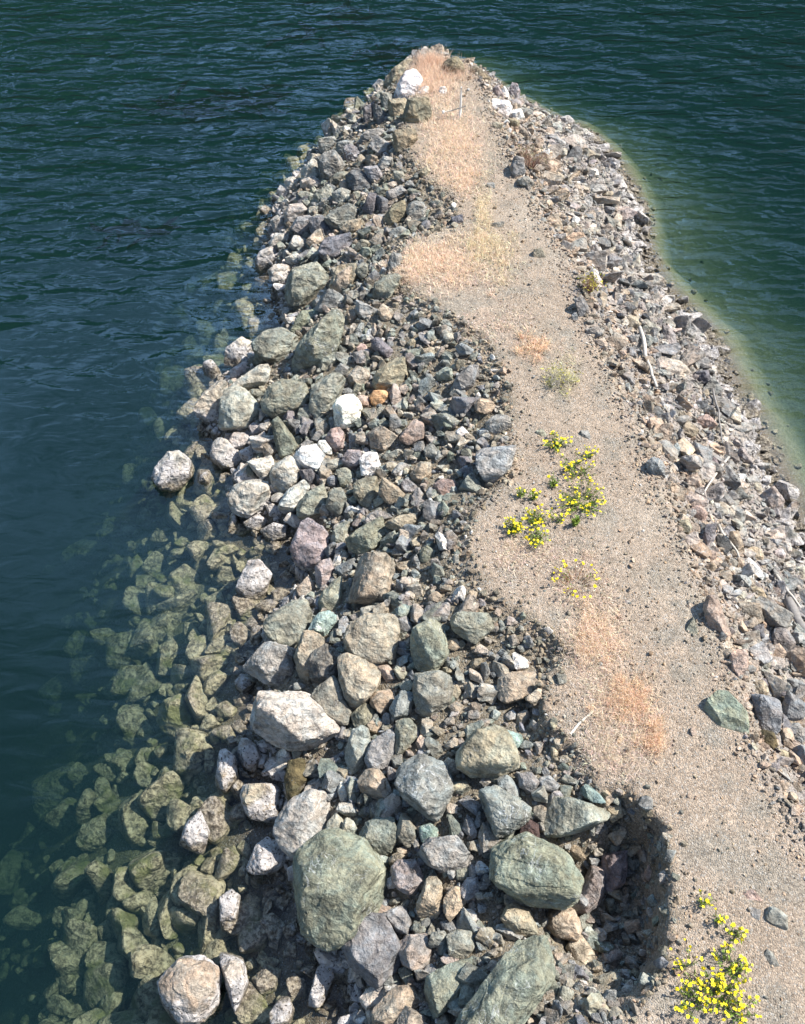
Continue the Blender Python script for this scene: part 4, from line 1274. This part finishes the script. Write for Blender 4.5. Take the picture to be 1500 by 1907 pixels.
# ---------------------------------------------------------------- dead grass
def blades(name, specs, mat, label=None):
    """specs: arrays base(n,3), dir(n,3), length, width, colour(n,3): one bent two-segment blade each"""
    V = []; F = []; C = []
    base, dr, L, Wd, cl = specs
    n = len(base)
    side = np.cross(dr, rng.normal(size=(n, 3))); side /= np.linalg.norm(side, axis=1)[:, None]
    mid = base + dr * (L * .55)[:, None]
    bend = dr + np.column_stack([rng.normal(size=(n, 2)) * .5, -np.abs(rng.normal(size=n)) * .25])
    tip = mid + bend / np.linalg.norm(bend, axis=1)[:, None] * (L * .5)[:, None]
    w = side * Wd[:, None]
    V = np.stack([base - w, base + w, mid + w * .7, mid - w * .7, tip], 1)
    i = np.arange(n)[:, None] * 5
    F = np.concatenate([i + [0, 1, 2], i + [0, 2, 3], i + [3, 2, 4]])
    o = link(name, V.reshape(-1, 3), F, mat)
    set_tint(o, np.repeat(np.column_stack([cl, np.ones(n)]), 5, 0)); tag(o, kind='stuff')
    return o
def grass():
    B = []; D = []; L = []; Wd = []; C = []
    GC = [(.90,.74,.58),(.86,.74,.54),(.88,.68,.50),(.68,.64,.38),(.80,.68,.55)]
    DEN = [3300, 1900, 2300, 900, 1200]
    for (a, b, ra, rb, t) in PATCH:
        n = int(DEN[t] * ra * rb / 1600); rr = np.random.default_rng(int(a * 7 + b))
        ctr = rr.normal(size=(max(6, n // 60), 2)) * .55
        k = rr.integers(0, len(ctr), n)
        q = ctr[k] + rr.normal(size=(n, 2)) * rr.uniform(.06, .36, (len(ctr), 1))[k]
        qx, qy = a + q[:, 0] * ra, b + q[:, 1] * rb
        w = at_z(qx, qy, np.full(n, CREST)); z = hz(w[:, 0], w[:, 1])
        ok = z > 1.2
        w[:, 2] = z; w = w[ok]; m = len(w)
        lean = np.column_stack([rr.normal(size=(m, 2)) * .75, np.full(m, 1.0 if t in (0, 1, 2) else .55)])
        lean /= np.linalg.norm(lean, axis=1)[:, None]
        B.append(w); D.append(lean); L.append(rr.uniform(.06, .20, m) * (1.0 if t != 4 else .6)); Wd.append(rr.uniform(.0018, .0045, m) * (1 + .5 * (b < 700)))
        C.append(np.array(GC[t]) * rr.uniform(.65, 1.15, (m, 1)) * (1 + rr.normal(size=(m, 3)) * .05))
    # the tall tuft at the tip
    for (a, b, m, r0) in ((800, 118, 1200, .22), (780, 140, 700, .25), (845, 140, 500, .3), (800, 165, 500, .3)):
        rr = np.random.default_rng(int(a + b)); h = hit(a, b)
        w = np.column_stack([h[0] + rr.normal(size=m) * r0, h[1] + rr.normal(size=m) * r0 * .8, np.zeros(m)]); w[:, 2] = hz(w[:, 0], w[:, 1])
        lean = np.column_stack([rr.normal(size=(m, 2)) * .4, np.ones(m)]); lean /= np.linalg.norm(lean, axis=1)[:, None]
        B.append(w); D.append(lean); L.append(rr.uniform(.15, .45, m)); Wd.append(rr.uniform(.002, .004, m)); C.append(np.array(GC[0]) * rr.uniform(.6, 1.1, (m, 1)) * np.array([1, .92, .9]))
    blades("dry_grass", (np.vstack(B), np.vstack(D), np.concatenate(L), np.concatenate(Wd), np.vstack(C)), M_GRASS)
grass()

# ---------------------------------------------------------------- tubes for sticks, stems, twigs
def tube(path, rads, nseg=7, bump=0.0, seed=0):
    path = np.array(path, float); n = len(path); V = []; F = []
    for i in range(n):
        t = unit(path[min(i + 1, n - 1)] - path[max(i - 1, 0)])
        a = unit(np.cross(t, [0.3, .1, 1.0])); b = np.cross(t, a)
        for k in range(nseg):
            an = 2 * math.pi * k / nseg
            r = rads[i] * (1 + bump * math.sin(k * 2.7 + seed) * math.cos(i * 1.3 + k))
            V.append(path[i] + (a * math.cos(an) + b * math.sin(an)) * r)
    for i in range(n - 1):
        for k in range(nseg):
            p, q = i * nseg + k, i * nseg + (k + 1) % nseg
            F += [(p, q, q + nseg), (p, q + nseg, p + nseg)]
    for e, s in ((0, 1), (n - 1, -1)):
        c = len(V); V.append(path[e]); 
        for k in range(nseg):
            p, q = e * nseg + k, e * nseg + (k + 1) % nseg
            F.append((p, c, q) if s < 0 else (q, c, p))
    return V, F
class MB:
    def __init__(s): s.v = []; s.f = []; s.c = []
    def add(s, V, F, col=None):
        b = len(s.v); s.v += [tuple(x) for x in V]; s.f += [tuple(i + b for i in f) for f in F]
        if col is not None: s.c += [(*col, 1)] * len(V)
    def build(s, name, mat, parent=None, smooth=False):
        o = link(name, np.array(s.v), np.array(s.f), mat, parent, smooth)
        if s.c: set_tint(o, s.c)
        return o
def stick(name, px, width, mat, label, cat, lift=.03, group=None, wob=.02, up=0.0):
    pts = []
    P = np.array(px, float); seg = np.hypot(*np.diff(P, axis=0).T); tt = np.concatenate([[0], np.cumsum(seg)]); n = max(6, int(tt[-1] / 12))
    for i, t in enumerate(np.linspace(0, tt[-1], n)):
        h = hit(np.interp(t, tt, P[:, 0]), np.interp(t, tt, P[:, 1])); pts.append(h)
    pts = np.array(pts); z0 = np.polyval(np.polyfit(np.arange(n), pts[:, 2], 2), np.arange(n))
    lo = (pts[:, 2] - z0).max()
    pts[:, 2] = z0 + lo * .6 + lift; pts[:, :2] += np.array([[vnoise(np.array([i * .5, 3.1, len(px)]), 4), vnoise(np.array([i * .5, 8.1, len(px)]), 5)] for i in range(n)]) * wob
    mpp = ((pts[0] - CAMP) @ FWD) / FPX; r = width * mpp / 2
    m = MB(); rad = [r * (1 - .55 * abs(i / (n - 1) - .15)) for i in range(n)]
    m.add(*tube(pts, rad, 8, .12, n))
    o = m.build(name, mat, smooth=True); tag(o, label, cat, group); return o
stick("driftwood_stick", [(1060,1368),(1085,1343),(1112,1320)], 6, M_WOOD, "bleached white stick lying alone on the gravel path", "driftwood", .01)
stick("driftwood_branch", [(1188,618),(1198,665),(1210,705),(1219,735)], 8, M_WOOD, "long pale driftwood branch lying down the right bank by a cream block", "driftwood", .14)
stick("driftwood_branch", [(1322,735),(1333,775),(1337,805),(1341,838)], 4, M_GREYWOOD, "thin grey bent branch on the right bank above the lone shallows rock", "driftwood", .16)
stick("driftwood_stick", [(1352,860),(1330,893),(1306,930)], 5, M_WOOD, "thin bleached stick leaning over a pale grey slab on the right bank", "driftwood", .12)
stick("driftwood_plank", [(1335,985),(1358,1018),(1376,1046)], 6, M_WOOD, "straight pale plank wedged between grey rocks of the right bank", "driftwood", .08, wob=.0)
stick("driftwood_stick", [(1298,858),(1326,848)], 4, M_WOOD, "short bleached stick lying crosswise behind the thin leaning stick", "driftwood", .1)
stick("driftwood_log", [(1462,1122),(1482,1160),(1502,1198),(1535,1250)], 20, M_GREYWOOD, "thick dark grey driftwood log at the right waterline", "log", .08, wob=.01)
stick("driftwood_pole", [(1440,1078),(1468,1115),(1505,1165)], 6, M_WOOD, "thin pale pole lying beside the thick grey log", "driftwood", .12, wob=.01)

# stake with a crossbar near the tip
def stake():
    b = hit(857, 219); root = bpy.data.objects.new("wooden_stake", None); COL.objects.link(root); root.location = b
    tag(root, "thin white stake with a tilted crossbar standing in dry grass near the tip", "stake")
    d = (b - CAMP) @ FWD; mpp = d / FPX; H = 50 * mpp / CP / 1.0 * .74
    m = MB(); m.add(*tube([(0,0,-.1),(0.004,0,H*.4),(0,0.004,H*.8),(0,0,H)], [.026,.026,.024,.020], 8, .06)); m.build("pole", M_WHITE, root, True)
    L = 34 * mpp
    m = MB(); m.add(*tube([(-L*.9,-.02,H*.20),(-L*.4,-.025,H*.26),(.0,-.025,H*.34),(L*.3,-.02,H*.40)], [.013,.014,.014,.011], 7, .08)); m.build("crossbar", M_WOOD, root, True)
    m = MB(); V, F = ICO[2]; m.add(V * np.array([.035,.03,.045]) + np.array([-L*.93,-.02,H*.19]), F); m.build("end_knob", M_WHITE, root, True)
stake()

# ---------------------------------------------------------------- shrubs
def shrub(px, py, hgt, spread, n, label, mat, leafcol=None, seed=0):
    h = hit(px, py); root = bpy.data.objects.new("dry_shrub", None); COL.objects.link(root); root.location = h
    tag(root, label, "shrub"); rr = np.random.default_rng(seed); m = MB(); lf = MB()
    for i in range(n):
        a = rr.uniform(0, 6.28); s = rr.uniform(.3, 1) * spread
        p0 = np.array([0, 0, -.03]); p1 = np.array([math.cos(a) * s * .4, math.sin(a) * s * .4, hgt * .5]) + rr.normal(size=3) * .02
        p2 = np.array([math.cos(a) * s, math.sin(a) * s, hgt * rr.uniform(.7, 1.1)])
        m.add(*tube([p0, p1, p2], [.006, .004, .0015], 4))
        for _ in range(4):
            t = rr.uniform(.3, 1); q = p1 * (1 - t) + p2 * t; e = q + rr.normal(size=3) * .09 + np.array([0, 0, .05])
            m.add(*tube([q, e], [.003, .001], 3))
            if leafcol:
                w = rr.normal(size=3) * .012; lf.add([e - w, e + w, e + rr.normal(size=3) * .03], [(0, 1, 2)], np.array(leafcol) * rr.uniform(.6, 1.3))
    m.build("twigs", mat, root)
    if leafcol: lf.build("foliage", M_LEAF, root)
shrub(990, 318, .45, .38, 60, "bare reddish shrub on the right bank below the tip", M_TWIG, (.30,.26,.16), 1)
shrub(1096, 548, .35, .22, 45, "small dry shrub with yellow green tips at the right path edge", M_TWIG, (.45,.42,.08), 2)
shrub(1040, 712, .14, .3, 40, "low faded yellowish shrub flat on the path below orange dead grass", M_WOOD, (.50,.46,.14), 3)

# ---------------------------------------------------------------- yellow wildflowers
def flower_mesh(k):
    m = MB(); rr = np.random.default_rng(k); n = 5 + k % 2
    for i in range(n):
        a = i / n * 6.283; r = .02 * rr.uniform(.9, 1.15); c, s = math.cos(a), math.sin(a); z = rr.uniform(.0, .006)
        t = np.array([-s, c, 0])
        p = np.array([c, s, 0])
        V = [p * .002, p * r * .6 - t * r * .42 + np.array([0,0,z]), p * r + np.array([0,0,z*.5]) - t * r * .2, p * r + np.array([0,0,z*.5]) + t * r * .2, p * r * .6 + t * r * .42 + np.array([0,0,z])]
        m.add(V, [(0,1,2),(0,2,3),(0,3,4)])
    V, F = ICO[1]; m.add(V * np.array([.006,.006,.005]) + np.array([0,0,.003]), F)
    return m
FLM = []
for k in range(4):
    fm = flower_mesh(k); o = fm.build("flower", M_PETAL); FLM.append(o.data); bpy.data.objects.remove(o)
PLANTS = [  # px, py (base), spread px, flowers, leafiness, label
 (1036,832,24,20,1.0,"yellow flowered plant farthest up the path, beside the small green rock"),
 (1098,852,13,9,.7,"small yellow flowered plant at the right of the flower patch, below the pale blue rock"),
 (1066,868,26,16,.6,"loose yellow flowered plant between the farthest plant and the biggest one"),
 (1078,888,30,14,.8,"spreading yellow flowered plant just behind the biggest flowered plant"),
 (1082,938,48,52,1.0,"biggest yellow flowered plant, round and dense, mid path"),
 (1028,905,12,2,1.6,"bright green leafy plant with almost no flowers, left of the biggest flowered plant"),
 (970,925,10,4,1.2,"tiny green plant with few yellow flowers at the left path edge"),
 (992,932,12,5,1.3,"green leafy plant with a few yellow flowers right of the tiny one"),
 (958,988,20,26,1.0,"dense yellow flowered clump leftmost on the path"),
 (998,972,22,20,.9,"yellow flowered plant right of the leftmost dense clump"),
 (1000,1008,24,22,.8,"yellow flowered plant below the leftmost dense clump"),
 (1036,968,20,8,.7,"sparse yellow flowered plant left below the biggest flowered plant"),
 (1071,979,6,0,2.2,"small bare green tuft on gravel below the biggest flowered plant"),
 (1072,1090,40,26,.25,"wiry reddish plant ringed with yellow flowers, alone on pink dead grass"),
 (1310,1680,16,5,.7,"small yellow flowered plant highest of the lower path group"),
 (1334,1712,14,5,.7,"small yellow flowered plant second from the top of the lower group"),
 (1362,1742,18,8,.9,"yellow flowered plant with green tuft right of the lower group"),
 (1285,1800,40,14,.3,"wide sparse yellow flowered plant by the rim of the dark pit"),
 (1355,1805,34,22,.9,"yellow flowered plant in the right of the lowest group"),
 (1340,1850,42,34,.8,"densest yellow flowered plant at the lower right frame edge"),
 (1285,1870,34,24,.5,"yellow flowered plant with red tinged stems nearest the pit and lower frame"),
 (1372,1885,34,20,.6,"yellow flowered plant in the lower right corner of the path")]
def plant(px, py, sp, nf, leaf, label, seed):
    h = hit(px, py); mpp = ((h - CAMP) @ FWD) / FPX; r = sp * mpp * 1.15
    root = bpy.data.objects.new("flowering_plant", None); COL.objects.link(root); root.location = h
    tag(root, label, "wildflower", "yellow wildflowers on the path"); rr = np.random.default_rng(seed)
    st = MB(); lf = MB(); heads = []
    ring = leaf < .3
    nf = int(nf * 1.45)
    for i in range(max(nf, 10)):
        a = rr.uniform(0, 6.28); d = (rr.uniform(.7, 1.05) if ring else math.sqrt(rr.random())) * r
        e = np.array([math.cos(a) * d, math.sin(a) * d * .95, rr.uniform(.10, .22)])
        b = np.array([e[0] * .25, e[1] * .25, -.01]); mid = (b + e) / 2 + np.array([0, 0, .02])
        st.add(*tube([b, mid, e], [.0035, .003, .002], 4), col=(.34, .20, .12) if ring or rr.random() < .25 else (.16, .22, .05))
        if i < min(nf, 98): heads.append(e)
        for _ in range(int((10 if nf else 20) * leaf)):
            t = rr.uniform(.15, .95); q = b * (1 - t) + e * t; dr = unit(rr.normal(size=3) + np.array([0, 0, .8])); L = rr.uniform(.03, .07)
            w = unit(np.cross(dr, rr.normal(size=3))) * L * .16
            lf.add([q, q + dr * L * .5 + w, q + dr * L, q + dr * L * .5 - w], [(0, 1, 2), (0, 2, 3)], np.array([.17, .25, .06]) * rr.uniform(.6, 1.8) + np.array([.06, .05, 0]) * rr.random())
    st.build("stems", M_LEAF, root)
    if lf.v: lf.build("leaves", M_LEAF, root)
    for i, e in enumerate(heads):
        f = bpy.data.objects.new("flower", FLM[i % 4]); COL.objects.link(f); f.parent = root
        f.location = e + np.array([0, 0, .004]); s = rr.uniform(.65, 1.4); f.scale = (s, s, s)
        f.rotation_euler = (rr.normal() * .35 + .25, rr.normal() * .35, rr.uniform(0, 6))
for i, a in enumerate(PLANTS): plant(*a, seed=500 + i)

# ---------------------------------------------------------------- floating kelp
def kelp(px, py, n, L, label, seed):
    c = at_z(np.array(float(px)), np.array(float(py)), np.array(-.02)); rr = np.random.default_rng(seed); m = MB()
    for i in range(n):
        p = np.array([rr.normal() * L * .35, rr.normal() * L * .25, 0]); a = rr.normal() * .5 + (0 if rr.random() < .5 else math.pi); w = rr.uniform(.05, .13)
        rows = []
        for k in range(9):
            s = w * math.sin(math.pi * (k + .6) / 9.2); nrm = np.array([-math.sin(a), math.cos(a), 0])
            rows.append((p - nrm * s, p + nrm * s)); a += rr.normal() * .35; p = p + np.array([math.cos(a), math.sin(a), 0]) * L * .11 + np.array([0, 0, rr.normal() * .004])
        V = [q for r_ in rows for q in r_]; b = [(2*k, 2*k+1, 2*k+3) for k in range(8)] + [(2*k, 2*k+3, 2*k+2) for k in range(8)]
        V2 = [q - np.array([0, 0, .012]) for q in V]
        m.add(V, b); m.add(V2, [t[::-1] for t in b])
    o = m.build("kelp_patch", M_KELP); o.location = (c[0], c[1], -.45); tag(o, label, "kelp", "kelp floating on the bay")
kelp(455,158,26,1.5,"dark kelp patch floating left of the jetty tip",1)
kelp(330,182,16,1.4,"long faint kelp patch floating farther left of the tip",2)
kelp(722,72,22,1.3,"dark kelp patch floating beyond the tip near the top",3)
kelp(580,42,12,1.1,"small kelp patch at the top left of the kelp beyond the tip",4)
kelp(636,6,14,1.6,"kelp patch farthest out at the upper frame edge",5)
kelp(235,412,14,1.0,"faint kelp patch in the blue water left of the far bank",6)
